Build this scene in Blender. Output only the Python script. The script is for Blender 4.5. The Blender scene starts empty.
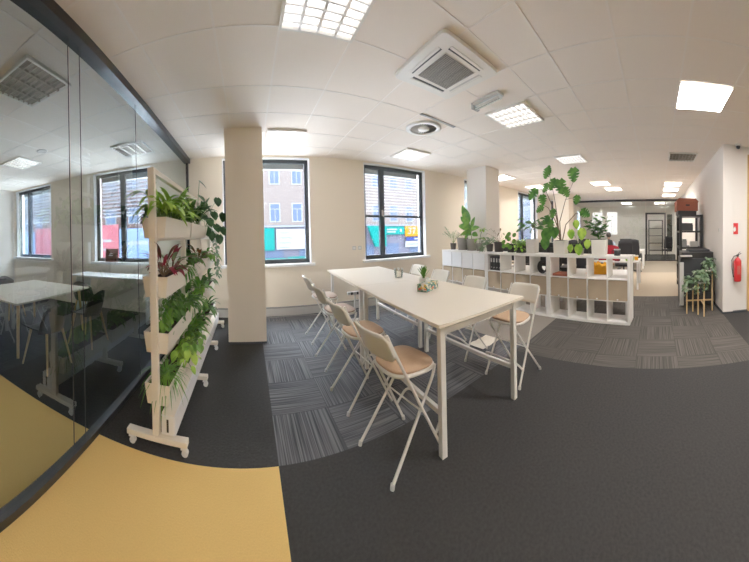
import bpy, bmesh, math, random
from mathutils import Vector, Matrix
PI = math.pi
C = bpy.context.scene.collection
random.seed(7)
CEIL = 3.13

# ------------------------------------------------------------------ materials
def new_mat(name):
    m = bpy.data.materials.new(name); m.use_nodes = True
    nt = m.node_tree; b = nt.nodes['Principled BSDF']
    return m, nt, b
def mat(name, col, rough=0.6, metal=0.0, var=0.0, scale=30.0, bump=0.0, emit=None, es=0.0, spec=None, trans=0.0, sss=0.0):
    m, nt, b = new_mat(name)
    b.inputs['Base Color'].default_value = (*col, 1)
    b.inputs['Roughness'].default_value = rough
    b.inputs['Metallic'].default_value = metal
    if spec is not None: b.inputs['Specular IOR Level'].default_value = spec
    if trans: b.inputs['Transmission Weight'].default_value = trans
    if emit:
        b.inputs['Emission Color'].default_value = (*emit, 1); b.inputs['Emission Strength'].default_value = es
    if var or bump:
        tc = nt.nodes.new('ShaderNodeTexCoord'); n = nt.nodes.new('ShaderNodeTexNoise')
        n.inputs['Scale'].default_value = scale; n.inputs['Detail'].default_value = 3
        nt.links.new(tc.outputs['Object'], n.inputs['Vector'])
        if var:
            mx = nt.nodes.new('ShaderNodeMix'); mx.data_type = 'RGBA'
            mx.inputs[6].default_value = (*[max(0, c*(1-var)) for c in col], 1)
            mx.inputs[7].default_value = (*[min(1, c*(1+var)) for c in col], 1)
            nt.links.new(n.outputs['Fac'], mx.inputs[0]); nt.links.new(mx.outputs[2], b.inputs['Base Color'])
        if bump:
            bp = nt.nodes.new('ShaderNodeBump'); bp.inputs['Strength'].default_value = bump; bp.inputs['Distance'].default_value = 0.01
            nt.links.new(n.outputs['Fac'], bp.inputs['Height']); nt.links.new(bp.outputs['Normal'], b.inputs['Normal'])
    return m
def mth(nt, op, a, b=None):
    n = nt.nodes.new('ShaderNodeMath'); n.operation = op
    for i, v in enumerate((a, b)):
        if v is None: continue
        if isinstance(v, (int, float)): n.inputs[i].default_value = v
        else: nt.links.new(v, n.inputs[i])
    return n.outputs[0]
def stripe_carpet(name, dark, light, mix=1.0):
    m, nt, b = new_mat(name); b.inputs['Roughness'].default_value = 0.95; b.inputs['Specular IOR Level'].default_value = 0.2
    g = nt.nodes.new('ShaderNodeNewGeometry'); sp = nt.nodes.new('ShaderNodeSeparateXYZ'); nt.links.new(g.outputs['Position'], sp.inputs[0])
    x, y = sp.outputs[0], sp.outputs[1]
    tx = mth(nt, 'FLOOR', mth(nt, 'DIVIDE', mth(nt, 'SUBTRACT', x, 0.165), 0.5)); ty = mth(nt, 'FLOOR', mth(nt, 'DIVIDE', mth(nt, 'SUBTRACT', y, 1.745), 0.5))
    par = mth(nt, 'FLOORED_MODULO', mth(nt, 'ADD', tx, ty), 2.0)
    def noise(sx, sy):
        cb = nt.nodes.new('ShaderNodeCombineXYZ')
        nt.links.new(mth(nt, 'ADD', mth(nt, 'MULTIPLY', x, sx), mth(nt, 'MULTIPLY', ty, 7.3)), cb.inputs[0])
        nt.links.new(mth(nt, 'ADD', mth(nt, 'MULTIPLY', y, sy), mth(nt, 'MULTIPLY', tx, 5.1)), cb.inputs[1])
        n = nt.nodes.new('ShaderNodeTexNoise'); n.inputs['Scale'].default_value = 1.0; n.inputs['Detail'].default_value = 2
        nt.links.new(cb.outputs[0], n.inputs['Vector']); return n.outputs['Fac']
    a, c = noise(85, 1.2), noise(1.2, 85)
    mx = nt.nodes.new('ShaderNodeMix'); nt.links.new(par, mx.inputs[0]); nt.links.new(a, mx.inputs[2]); nt.links.new(c, mx.inputs[3])
    rp = nt.nodes.new('ShaderNodeValToRGB'); nt.links.new(mx.outputs[0], rp.inputs[0])
    rp.color_ramp.elements[0].position = 0.38; rp.color_ramp.elements[1].position = 0.66
    rp.color_ramp.elements[0].color = (*dark, 1); rp.color_ramp.elements[1].color = (*light, 1)
    # seams between tiles
    fx = mth(nt, 'ABSOLUTE', mth(nt, 'SUBTRACT', mth(nt, 'FRACT', mth(nt, 'DIVIDE', mth(nt, 'SUBTRACT', x, 0.165), 0.5)), 0.5))
    fy = mth(nt, 'ABSOLUTE', mth(nt, 'SUBTRACT', mth(nt, 'FRACT', mth(nt, 'DIVIDE', mth(nt, 'SUBTRACT', y, 1.745), 0.5)), 0.5))
    seam = mth(nt, 'GREATER_THAN', mth(nt, 'MAXIMUM', fx, fy), 0.492)
    m2 = nt.nodes.new('ShaderNodeMix'); m2.data_type = 'RGBA'; nt.links.new(mth(nt, 'MULTIPLY', seam, 0.5), m2.inputs[0])
    nt.links.new(rp.outputs[0], m2.inputs[6]); m2.inputs[7].default_value = (*[d*0.6 for d in dark], 1)
    nt.links.new(m2.outputs[2], b.inputs['Base Color'])
    bp = nt.nodes.new('ShaderNodeBump'); bp.inputs['Strength'].default_value = 0.4; bp.inputs['Distance'].default_value = 0.004
    nt.links.new(mx.outputs[0], bp.inputs['Height']); nt.links.new(bp.outputs['Normal'], b.inputs['Normal'])
    return m
def glass_mat(name, tint, refl, add):
    m = bpy.data.materials.new(name); m.use_nodes = True; nt = m.node_tree; nt.nodes.clear()
    out = nt.nodes.new('ShaderNodeOutputMaterial'); t = nt.nodes.new('ShaderNodeBsdfTransparent'); t.inputs[0].default_value = (*tint, 1)
    g = nt.nodes.new('ShaderNodeBsdfGlossy'); g.inputs['Roughness'].default_value = 0.0; g.inputs[0].default_value = (0.80, 0.93, 1.0, 1)
    lw = nt.nodes.new('ShaderNodeFresnel'); lw.inputs['IOR'].default_value = 1.5
    f = mth(nt, 'MINIMUM', mth(nt, 'ADD', mth(nt, 'MULTIPLY', lw.outputs[0], refl), add), 1.0)
    mx = nt.nodes.new('ShaderNodeMixShader'); nt.links.new(f, mx.inputs[0]); nt.links.new(t.outputs[0], mx.inputs[1]); nt.links.new(g.outputs[0], mx.inputs[2])
    nt.links.new(mx.outputs[0], out.inputs[0]); return m
def emis(name, col, s):
    m = bpy.data.materials.new(name); m.use_nodes = True; nt = m.node_tree; nt.nodes.clear()
    out = nt.nodes.new('ShaderNodeOutputMaterial'); e = nt.nodes.new('ShaderNodeEmission'); e.inputs[0].default_value = (*col, 1); e.inputs[1].default_value = s
    nt.links.new(e.outputs[0], out.inputs[0]); return m
def leaf_mat(name, a, b_, rough=0.38, under=None):
    m, nt, b = new_mat(name)
    g = nt.nodes.new('ShaderNodeTexCoord'); n = nt.nodes.new('ShaderNodeTexNoise'); n.inputs['Scale'].default_value = 9; n.inputs['Detail'].default_value = 1
    nt.links.new(g.outputs['Object'], n.inputs['Vector'])
    rp = nt.nodes.new('ShaderNodeValToRGB'); rp.color_ramp.elements[0].position = 0.35; rp.color_ramp.elements[1].position = 0.65
    rp.color_ramp.elements[0].color = (*a, 1); rp.color_ramp.elements[1].color = (*b_, 1)
    nt.links.new(n.outputs['Fac'], rp.inputs[0])
    col = rp.outputs[0]
    if under:
        ge = nt.nodes.new('ShaderNodeNewGeometry'); mx = nt.nodes.new('ShaderNodeMix'); mx.data_type = 'RGBA'
        nt.links.new(ge.outputs['Backfacing'], mx.inputs[0]); nt.links.new(col, mx.inputs[6]); mx.inputs[7].default_value = (*under, 1); col = mx.outputs[2]
    nt.links.new(col, b.inputs['Base Color']); b.inputs['Roughness'].default_value = rough
    b.inputs['Transmission Weight'].default_value = 0.0
    tr = nt.nodes.new('ShaderNodeBsdfTranslucent'); nt.links.new(col, tr.inputs[0]); ms = nt.nodes.new('ShaderNodeMixShader'); ms.inputs[0].default_value = 0.3
    nt.links.new(b.outputs[0], ms.inputs[1]); nt.links.new(tr.outputs[0], ms.inputs[2]); nt.links.new(ms.outputs[0], nt.nodes['Material Output'].inputs[0])
    return m

M = dict(
    wall=mat('wall_paint', (0.92, 0.82, 0.685), 0.9, bump=0.05, scale=120),
    wallw=mat('cool_wall_paint', (0.92, 0.87, 0.82), 0.9, bump=0.05, scale=120),
    ceil=mat('ceiling_tile', (0.93, 0.84, 0.75), 0.95, var=0.04, scale=160, bump=0.1),
    grid=mat('ceiling_grid_metal', (0.93, 0.86, 0.79), 0.6),
    white=mat('white_lacquer', (0.88, 0.86, 0.82), 0.45),
    powder=mat('white_powder_coat', (0.87, 0.84, 0.78), 0.4),
    cool=mat('cool_white', (0.88, 0.88, 0.88), 0.5),
    rack=mat('cream_powder_coat', (0.87, 0.80, 0.69), 0.5),
    tabletop=mat('table_laminate', (0.93, 0.85, 0.72), 0.42),
    pad=mat('seat_pad_fabric', (0.62, 0.40, 0.25), 0.9, var=0.08, scale=60, bump=0.2),
    pad2=mat('seat_pad_grey_rose', (0.56, 0.42, 0.34), 0.9, var=0.08, scale=60, bump=0.2),
    back=mat('backrest_plastic', (0.85, 0.80, 0.69), 0.45),
    dark=mat('anthracite_frame', (0.028, 0.036, 0.045), 0.4),
    header=mat('dark_metal_channel', (0.045, 0.045, 0.048), 0.35, metal=0.5),
    black=mat('black_plastic', (0.018, 0.018, 0.02), 0.45),
    blacksoft=mat('black_fabric', (0.02, 0.02, 0.024), 0.85),
    copier=mat('charcoal_plastic', (0.032, 0.034, 0.038), 0.5),
    grey=mat('grey_plastic', (0.30, 0.30, 0.29), 0.6),
    lgrey=mat('light_grey', (0.62, 0.60, 0.57), 0.6),
    yellow=mat('yellow_carpet', (0.95, 0.60, 0.195), 0.95, var=0.10, scale=120, bump=0.3, spec=0.2),
    carpet=mat('dark_carpet', (0.040, 0.039, 0.039), 0.95, var=0.45, scale=55, bump=0.4, spec=0.2),
    carpetl=mat('light_grey_carpet', (0.29, 0.25, 0.215), 0.95, var=0.08, scale=140, spec=0.2),
    carpetb=mat('beige_carpet', (0.44, 0.36, 0.27), 0.95, var=0.08, scale=140, spec=0.2),
    carpetg=mat('grey_beige_carpet', (0.30, 0.255, 0.20), 0.95, var=0.08, scale=140, spec=0.2),
    stripe=stripe_carpet('striped_carpet_tiles', (0.048, 0.050, 0.058), (0.19, 0.19, 0.20)),
    stripeb=stripe_carpet('brown_striped_carpet_tiles', (0.056, 0.052, 0.048), (0.125, 0.113, 0.102)),
    glass=glass_mat('partition_glass', (0.80, 0.89, 0.91), 1.7, 0.07),
    glassfar=glass_mat('far_partition_glass', (0.90, 0.93, 0.92), 1.0, 0.06),
    pane=glass_mat('window_glass', (0.96, 0.98, 1.0), 0.6, 0.0),
    alu=mat('brushed_aluminium', (0.72, 0.70, 0.66), 0.35, metal=0.6),
    light=emis('light_panel', (1.0, 0.94, 0.86), 10.0),
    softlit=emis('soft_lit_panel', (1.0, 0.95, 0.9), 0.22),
    lightdim=emis('light_tube_soft', (1.0, 0.97, 0.95), 0.40), mirror=mat('parabolic_reflector', (0.80, 0.77, 0.74), 0.3, metal=0.5), mirrord=mat('dull_reflector', (0.30, 0.25, 0.20), 0.3, metal=0.7),
    lightb=emis('light_panel_bright', (1.0, 0.95, 0.90), 11.0),
    lightoff=mat('unlit_reflector', (0.20, 0.17, 0.13), 0.3, metal=0.6),
    red=mat('red_paint', (0.72, 0.025, 0.03), 0.3),
    redfab=mat('red_fabric', (0.55, 0.01, 0.03), 0.8),
    rust=mat('rust_red_cardboard', (0.36, 0.095, 0.05), 0.7, var=0.1),
    orange=mat('orange_cloth', (0.95, 0.42, 0.015), 0.85),
    binbeige=mat('beige_felt', (0.46, 0.355, 0.24), 0.9, var=0.06, scale=40),
    oak=mat('oak_wood', (0.62, 0.36, 0.14), 0.5, var=0.12, scale=6),
    bamboo=mat('bamboo_wood', (0.76, 0.50, 0.24), 0.5),
    soil=mat('soil', (0.035, 0.022, 0.014), 0.95, var=0.4, scale=60),
    blindw=mat('pale_blind_slat', (0.30, 0.30, 0.33), 0.9, spec=0.0),
    blind=mat('blind_slat', (0.10, 0.085, 0.08), 0.45),
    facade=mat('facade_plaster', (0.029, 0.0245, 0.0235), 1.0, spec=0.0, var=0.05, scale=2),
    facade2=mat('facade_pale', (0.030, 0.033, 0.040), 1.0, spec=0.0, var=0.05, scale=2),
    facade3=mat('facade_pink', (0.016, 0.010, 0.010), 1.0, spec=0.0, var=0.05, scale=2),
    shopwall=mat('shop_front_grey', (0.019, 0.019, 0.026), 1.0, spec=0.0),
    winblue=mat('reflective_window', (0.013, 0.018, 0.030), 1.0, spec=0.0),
    teal=mat('teal_sign', (0.001, 0.025, 0.0235), 1.0, spec=0.0, emit=(0.02, 0.6, 0.56), es=0.02),  # faint emission added so boards and awning look brightly lit
    osign=mat('orange_sign', (0.062, 0.023, 0.002), 1.0, spec=0.0, emit=(1, 0.45, 0.05), es=0.02),  # faint emission added so the orange looks brightly lit
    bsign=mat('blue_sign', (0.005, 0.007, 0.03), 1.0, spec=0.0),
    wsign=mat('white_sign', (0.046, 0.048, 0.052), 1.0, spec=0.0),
    paper=mat('white_paper', (0.86, 0.86, 0.84), 0.7),
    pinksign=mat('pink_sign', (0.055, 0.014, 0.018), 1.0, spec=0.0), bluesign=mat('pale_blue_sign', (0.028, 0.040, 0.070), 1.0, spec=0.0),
    asphalt=mat('street_asphalt', (0.45, 0.45, 0.46), 0.9),
    skin=mat('skin', (0.55, 0.33, 0.24), 0.6), hair=mat('dark_hair', (0.02, 0.014, 0.01), 0.7),
    shirt=mat('pale_blue_shirt', (0.45, 0.55, 0.70), 0.85),
    screen=mat('screen', (0.02, 0.02, 0.025), 0.2),
    l_green=leaf_mat('leaf_green', (0.06, 0.23, 0.025), (0.20, 0.42, 0.05)),
    l_bright=leaf_mat('leaf_bright', (0.17, 0.42, 0.03), (0.46, 0.70, 0.09)),
    l_dark=leaf_mat('leaf_dark', (0.018, 0.075, 0.022), (0.05, 0.16, 0.04)),
    l_mid=leaf_mat('leaf_mid', (0.045, 0.15, 0.025), (0.11, 0.27, 0.045)),
    l_silver=leaf_mat('leaf_silver', (0.12, 0.22, 0.11), (0.32, 0.45, 0.28)),
    l_red=leaf_mat('leaf_red', (0.13, 0.012, 0.02), (0.07, 0.09, 0.03), under=(0.28, 0.015, 0.035)),
    l_stripe=leaf_mat('leaf_pale_striped', (0.16, 0.27, 0.09), (0.55, 0.60, 0.35), under=(0.28, 0.03, 0.05)),
    stem=mat('stem_brown', (0.16, 0.10, 0.05), 0.8), stemg=mat('stem_green', (0.12, 0.22, 0.05), 0.7),
    potgrey=mat('ribbed_grey_pot', (0.33, 0.30, 0.27), 0.8), potdark=mat('dark_clay_pot', (0.07, 0.062, 0.055), 0.7),
    potwhite=mat('white_pot', (0.84, 0.80, 0.74), 0.4),
    clear=glass_mat('drinking_glass', (0.94, 0.92, 0.88), 0.8, 0.03),
)
def tissue_mat():
    m, nt, b = new_mat('botanical_print'); b.inputs['Roughness'].default_value = 0.5
    tc = nt.nodes.new('ShaderNodeTexCoord'); v = nt.nodes.new('ShaderNodeTexVoronoi'); v.inputs['Scale'].default_value = 48
    nt.links.new(tc.outputs['Object'], v.inputs['Vector']); sp = nt.nodes.new('ShaderNodeSeparateColor'); nt.links.new(v.outputs['Color'], sp.inputs[0])
    rp = nt.nodes.new('ShaderNodeValToRGB'); rp.color_ramp.interpolation = 'CONSTANT'
    e = rp.color_ramp.elements; cols = [(0, (0.04, 0.16, 0.10)), (0.20, (0.30, 0.45, 0.30)), (0.34, (0.80, 0.76, 0.62)), (0.62, (0.05, 0.20, 0.24)), (0.80, (0.75, 0.14, 0.06)), (0.85, (0.85, 0.5, 0.05)), (0.90, (0.10, 0.28, 0.16))]
    e[0].color = (*cols[0][1], 1); e[1].position = cols[1][0]; e[1].color = (*cols[1][1], 1)
    for p_, c_ in cols[2:]:
        q = e.new(p_); q.color = (*c_, 1)
    nt.links.new(sp.outputs[0], rp.inputs[0]); nt.links.new(rp.outputs[0], b.inputs['Base Color']); return m
M['tissue'] = tissue_mat()

# ------------------------------------------------------------------ geometry helpers
class MB:
    def __init__(s): s.v = []; s.f = []; s.m = []; s.sm = []; s.cur = 0; s.smooth = False
    def add(s, vs, fs, smooth=None):
        o = len(s.v); s.v += [tuple(v) for v in vs]
        for f in fs:
            s.f.append([i+o for i in f]); s.m.append(s.cur); s.sm.append(s.smooth if smooth is None else smooth)
        return s
    def box(s, x0, x1, y0, y1, z0, z1, mt=None):
        vs = [Vector((x, y, z)) for z in (z0, z1) for y in (y0, y1) for x in (x0, x1)]
        if mt is not None: vs = [mt @ v for v in vs]
        return s.add(vs, [(0, 2, 3, 1), (4, 5, 7, 6), (0, 1, 5, 4), (2, 6, 7, 3), (0, 4, 6, 2), (1, 3, 7, 5)], False)
    def rbox(s, x0, x1, y0, y1, z0, z1, r=0.01, seg=3, taper=0.0, mt=None):
        """box with rounded vertical edges"""
        def ring(z, k):
            cx, cy = (x0+x1)/2, (y0+y1)/2; hx, hy = (x1-x0)/2*k, (y1-y0)/2*k; out = []
            for qx, qy, a0 in ((1, 1, 0), (-1, 1, PI/2), (-1, -1, PI), (1, -1, 1.5*PI)):
                for i in range(seg+1):
                    a = a0+PI/2*i/seg; out.append(Vector((cx+qx*(hx-r)+r*math.cos(a), cy+qy*(hy-r)+r*math.sin(a), z)))
            return out
        A = ring(z0, 1-taper); B = ring(z1, 1.0); n = len(A); vs = A+B
        if mt is not None: vs = [mt @ v for v in vs]
        return s.add(vs, [(i, (i+1) % n, n+(i+1) % n, n+i) for i in range(n)]+[tuple(range(n-1, -1, -1)), tuple(range(n, 2*n))], False)
    def tube(s, pts, r, seg=8, closed=False, caps=True):
        pts = [Vector(p) for p in pts]; n = len(pts); rr = r if isinstance(r, (list, tuple)) else [r]*n
        vs = []; up = None
        for i, p in enumerate(pts):
            if closed: d = pts[(i+1) % n]-pts[i-1]
            else: d = pts[min(i+1, n-1)]-pts[max(i-1, 0)]
            d = d.normalized() if d.length > 1e-9 else Vector((0, 0, 1))
            if up is None:
                up = Vector((0, 0, 1)) if abs(d.z) < 0.9 else Vector((1, 0, 0))
            a = d.cross(up); a = a.normalized() if a.length > 1e-6 else d.orthogonal().normalized(); b = a.cross(d).normalized(); up = b
            for k in range(seg):
                t = 2*PI*k/seg; vs.append(p+a*rr[i]*math.cos(t)+b*rr[i]*math.sin(t))
        fs = []
        for i in range(n if closed else n-1):
            j = (i+1) % n
            for k in range(seg): fs.append((i*seg+k, i*seg+(k+1) % seg, j*seg+(k+1) % seg, j*seg+k))
        s.add(vs, fs, True)
        if caps and not closed: s.add(vs[:seg], [tuple(range(seg-1, -1, -1))], False); s.add(vs[-seg:], [tuple(range(seg))], False)
        return s
    def lathe(s, prof, seg=20, c=(0, 0, 0), smooth=True):
        vs = []; n = len(prof)
        for r, z in prof:
            for k in range(seg):
                a = 2*PI*k/seg; vs.append((c[0]+r*math.cos(a), c[1]+r*math.sin(a), c[2]+z))
        return s.add(vs, [(i*seg+k, i*seg+(k+1) % seg, (i+1)*seg+(k+1) % seg, (i+1)*seg+k) for i in range(n-1) for k in range(seg)], smooth)
    def poly(s, pts, t, mt=None):
        """extrude a polygon in the xy plane by thickness t along z"""
        n = len(pts); vs = [Vector((x, y, 0)) for x, y in pts]+[Vector((x, y, t)) for x, y in pts]
        if mt is not None: vs = [mt @ v for v in vs]
        return s.add(vs, [tuple(range(n-1, -1, -1)), tuple(range(n, 2*n))]+[(i, (i+1) % n, n+(i+1) % n, n+i) for i in range(n)], False)
    def sphere(s, c, r, seg=12, rings=8, sc=(1, 1, 1)):
        prof = [(max(1e-4, math.sin(PI*i/rings)), -math.cos(PI*i/rings)) for i in range(rings+1)]
        vs = []
        for q, z in prof:
            for k in range(seg):
                a = 2*PI*k/seg; vs.append((c[0]+r*sc[0]*q*math.cos(a), c[1]+r*sc[1]*q*math.sin(a), c[2]+r*sc[2]*z))
        return s.add(vs, [(i*seg+k, i*seg+(k+1) % seg, (i+1)*seg+(k+1) % seg, (i+1)*seg+k) for i in range(rings) for k in range(seg)], True)
    def build(s, name, mats, parent=None, bevel=0.0):
        me = bpy.data.meshes.new(name); me.from_pydata(s.v, [], s.f)
        if not isinstance(mats, (list, tuple)): mats = [mats]
        for m in mats: me.materials.append(M[m] if isinstance(m, str) else m)
        for p, mi, sm in zip(me.polygons, s.m, s.sm): p.material_index = mi; p.use_smooth = sm
        me.update()
        o = bpy.data.objects.new(name, me); C.objects.link(o)
        if parent is not None: o.parent = parent
        if bevel:
            b = o.modifiers.new('bevel', 'BEVEL'); b.width = bevel; b.segments = 2; b.limit_method = 'ANGLE'
        return o
def tag(o, label=None, cat=None, group=None, kind=None):
    if label: o['label'] = label
    if cat: o['category'] = cat
    if group: o['group'] = group
    if kind: o['kind'] = kind
    return o
def empty(name, loc=(0, 0, 0), rz=0.0, label=None, cat=None, group=None, kind=None):
    o = bpy.data.objects.new(name, None); C.objects.link(o); o.location = loc; o.rotation_euler = (0, 0, rz); o.empty_display_size = 0.1
    return tag(o, label, cat, group, kind)
def kids(o): return [c for c in bpy.data.objects if c.parent == o]
def dup(root, loc, rz=0.0, label=None, group=None):
    r = root.copy(); C.objects.link(r); r.location = loc; r.rotation_euler = (0, 0, rz)
    if label: r['label'] = label
    if group: r['group'] = group
    for ch in kids(root):
        c = ch.copy(); C.objects.link(c); c.parent = r
        for g in kids(ch):
            d = g.copy(); C.objects.link(d); d.parent = c
    return r
def struct(o): o['kind'] = 'structure'; return o
def bx(name, m, x0, x1, y0, y1, z0, z1, parent=None, bevel=0.0): return MB().box(x0, x1, y0, y1, z0, z1).build(name, m, parent, bevel)
def arc(p0, p1, p2, n=6):
    p0, p1, p2 = Vector(p0), Vector(p1), Vector(p2)
    return [(1-t)**2*p0+2*t*(1-t)*p1+t*t*p2 for t in (i/n for i in range(n+1))]
def fillet(pts, r, n=4):
    out = [Vector(pts[0])]
    for i in range(1, len(pts)-1):
        a, b, c = Vector(pts[i-1]), Vector(pts[i]), Vector(pts[i+1])
        u = (a-b); v = (c-b); k = min(r, u.length*0.45, v.length*0.45)
        out += arc(b+u.normalized()*k, b, b+v.normalized()*k, n)
    return out+[Vector(pts[-1])]
def text_mesh(name, body, size, m, loc, rot, parent=None, sx=1.0):
    cu = bpy.data.curves.new(name, 'FONT'); cu.body = body; cu.size = size; cu.extrude = 0.002; cu.align_x = 'CENTER'; cu.align_y = 'CENTER'
    o = bpy.data.objects.new(name, cu); C.objects.link(o)
    dg = bpy.context.evaluated_depsgraph_get(); me = bpy.data.meshes.new_from_object(o.evaluated_get(dg)); bpy.data.objects.remove(o)
    me.materials.clear(); me.materials.append(M[m] if isinstance(m, str) else m)
    o = bpy.data.objects.new(name, me); C.objects.link(o); o.location = loc; o.rotation_euler = rot; o.scale = (sx, 1, 1)
    if parent is not None: o.parent = parent
    return o

# ------------------------------------------------------------------ camera
R = Matrix(((0.8847319082, 0.4655160335, 0.0233296623), (-0.4655978711, 0.8849938499, -0.0021232090), (-0.0216349955, -0.0089837703, 0.9997255718)))
B = Matrix(((1, 0, 0), (0, 0, -1), (0, 1, 0)))
cd = bpy.data.cameras.new('camera'); cam = bpy.data.objects.new('camera', cd); C.objects.link(cam)
mw = (R @ B).to_4x4(); mw.translation = (0, 0, 1.5401); cam.matrix_world = mw
cd.type = 'PANO'; cd.panorama_type = 'CENTRAL_CYLINDRICAL'
f_, s_, y0_ = 259.187, 259.187*1.0088, 236.714
cd.central_cylindrical_range_u_min = -374.5/f_; cd.central_cylindrical_range_u_max = 374.5/f_
cd.central_cylindrical_range_v_min = -(562-y0_)/s_; cd.central_cylindrical_range_v_max = y0_/s_
cd.central_cylindrical_radius = 1.0
cd.clip_start = 0.05; cd.clip_end = 300
bpy.context.scene.camera = cam

# ------------------------------------------------------------------ floor
fl = MB()
def patch(x0, x1, y0, y1, mi):
    fl.cur = mi; fl.add([(x0, y0, 0), (x1, y0, 0), (x1, y1, 0), (x0, y1, 0)], [(0, 1, 2, 3)])
patch(-6.5, .165, -4.5, 1.745, 0)
patch(-6.5, .165, 1.745, 5.39, 1)
patch(.165, 2.88, -4.5, 1.745, 1); patch(2.88, 4.75, -4.5, -1.23, 1)
patch(.165, 3.08, 1.745, 5.39, 2)
patch(3.08, 6.1, 1.745, 5.39, 3); patch(2.88, 6.1, -1.23, 1.745, 4)
patch(6.1, 9.6, -1.4, 5.39, 5); patch(9.6, 13.3, -1.4, 5.39, 6); patch(13.3, 17.2, -1.4, 5.39, 1)
o = struct(fl.build('floor', ['yellow', 'carpet', 'stripe', 'carpetl', 'stripeb', 'carpetb', 'carpetg']))
# ------------------------------------------------------------------ ceiling
o = struct(bx('ceiling', 'ceil', -6.5, 17.2, -4.5, 5.39, CEIL, CEIL+.1))
g = MB()
gx = [-.83+.6*k for k in range(-9, 31)]; gy = [-4.46+.6*k for k in range(0, 16)]
gx = [.27 if abs(x-.37) < .01 else (.86 if abs(x-.97) < .01 else x) for x in gx]
gy = [1.36 if abs(y-1.54) < .01 else (1.96 if abs(y-2.14) < .01 else y) for y in gy]
for x in gx: g.box(x-.009, x+.009, -4.5, 5.09, CEIL-.003, CEIL+.001)
for y in gy: g.box(-6.5, 17, y-.009, y+.009, CEIL-.0035, CEIL+.001)
struct(g.build('trim_1', 'grid'))

# ------------------------------------------------------------------ walls
WY = 5.09
WINS = [(-6.35, -4.85, 1.08), (-3.45, -2.0, 1.05), (-.50, 1.24, 1.0), (2.44, 4.14, .99), (5.60, 7.1, .99), (8.66, 10.35, .99), (11.9, 13.1, .99)]
ZT = 3.09
w = MB(); xs = -6.5
for a, b, z in WINS:
    w.box(xs, a, WY, WY+.32, 0, CEIL); w.box(a, b, WY, WY+.32, 0, z); w.box(a, b, WY, WY+.32, ZT, CEIL); xs = b
w.box(xs, 17.2, WY, WY+.32, 0, CEIL)
struct(w.build('wall_back', 'wall'))
for i, (a, b, z) in enumerate(WINS):
    root = empty('window_%d' % (i+1), ((a+b)/2, WY+.1, z), kind='structure'); h = ZT-z; hw = (b-a)/2; t = .085
    rv = MB(); rv.box(-hw-.004, -hw+.012, -.104, .0, 0, h); rv.box(hw-.012, hw+.004, -.104, .0, 0, h); rv.box(-hw, hw, -.104, .0, h-.012, h+.004); rv.build('reveal', 'cool', root)
    fr = MB(); fr.box(-hw, -hw+t, 0, .07, 0, h); fr.box(hw-t, hw, 0, .07, 0, h); fr.box(-hw+t, hw-t, 0, .07, 0, t); fr.box(-hw+t, hw-t, 0, .07, h-t, h)
    fr.build('window_frame', 'dark', root)
    if i != 2:
        mxx = -hw+.50 if i != 1 else .0
        m = MB(); m.box(mxx-.06, mxx+.06, -.01, .065, t, h-t); m.build('mullion', 'dark', root)
        if i == 3:
            bx('rail', 'dark', -hw+t, hw-t, .005, .06, .93, .985, root)
            hb = MB(); hb.box(mxx-.015, mxx+.015, -.025, -.01, .96, 1.10); hb.tube([(mxx, -.02, 1.07), (mxx, -.06, 1.07), (mxx+.0, -.06, .95)], .009); hb.build('handle', 'alu', root)
    bx('window_pane', 'pane', -hw+t, hw-t, .034, .040, t, h-t, root)
    sl = bx('sill', 'cool', -hw-.06, hw+.06, -.19, .0, -.05, .0, root)
    # outdoor roller box
    bx('blind_box', 'grey', -hw+t, hw-t, .13, .2, h-t-.09, h-t+.02, root)
    # exterior blinds
    if i != 2:
        zb = {0: .95, 1: .95, 3: 1.02}.get(i, .13); st = .07 if i > 1 else .085
        bl = MB(); zz = h-t-.16
        while zz > zb:
            tilt = .008 if i > 1 else .040
            bl.add([(-hw+t, .12, zz+tilt), (hw-t, .12, zz+tilt), (hw-t, .18, zz), (-hw+t, .18, zz)], [(0, 1, 2, 3)])
            bl.add([(-hw+t, .12, zz+tilt-.004), (hw-t, .12, zz+tilt-.004), (hw-t, .12, zz+tilt), (-hw+t, .12, zz+tilt)], [(0, 1, 2, 3)])
            zz -= st
        for xx in (-hw+t+.15, hw-t-.15): bl.tube([(xx, .15, h-t-.15), (xx, .15, zb)], .003, 4)
        bl.build('blind', 'blindw' if i < 2 else 'blind', root)
struct(bx('wall_left', 'wallw', -6.7, -6.5, -4.5, 5.09, 0, CEIL))
struct(bx('wall_front', 'wall', -6.5, 4.9, -4.7, -4.5, 0, CEIL))
struct(bx('wall_right', 'wallw', 4.66, 17.2, -1.43, -1.23, 0, CEIL))
w = MB(); w.box(4.70, 4.9, -1.72, -1.43, 0, CEIL); w.box(4.70, 4.9, -4.5, -2.72, 0, CEIL); w.box(4.70, 4.9, -2.72, -1.72, 2.98, CEIL)
struct(w.build('wall_door', 'wallw'))
struct(bx('wall_far', 'wallw', 17.0, 17.2, -1.23, 5.09, 0, CEIL))
d = empty('door_1', (4.70, -2.22, 0), kind='structure')
f = MB(); f.box(-.03, .2, .38, .5, 0, 2.98); f.box(-.03, .2, -.5, -.38, 0, 2.98); f.box(-.03, .2, -.38, .38, 2.88, 2.98); f.build('door_frame', 'oak', d)
bx('door_leaf', 'oak', .03, .08, -.38, .38, .01, 2.87, d)
f = MB(); f.tube([(.03, -.3, 1.05), (-.03, -.3, 1.05), (-.03, -.18, 1.05)], .01); f.build('door_handle', 'alu', d)
struct(bx('wall_pillar_1'.replace('wall_pillar_1', 'wall_pillar'), 'wall', -.33, .225, 3.78, 4.35, 0, CEIL))
struct(bx('wall_column', 'wallw', 4.97, 5.53, 3.81, 4.42, 0, CEIL))
struct(bx('wall_post', 'wall', 10.3, 10.95, 3.6, 4.3, 0, CEIL))
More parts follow.
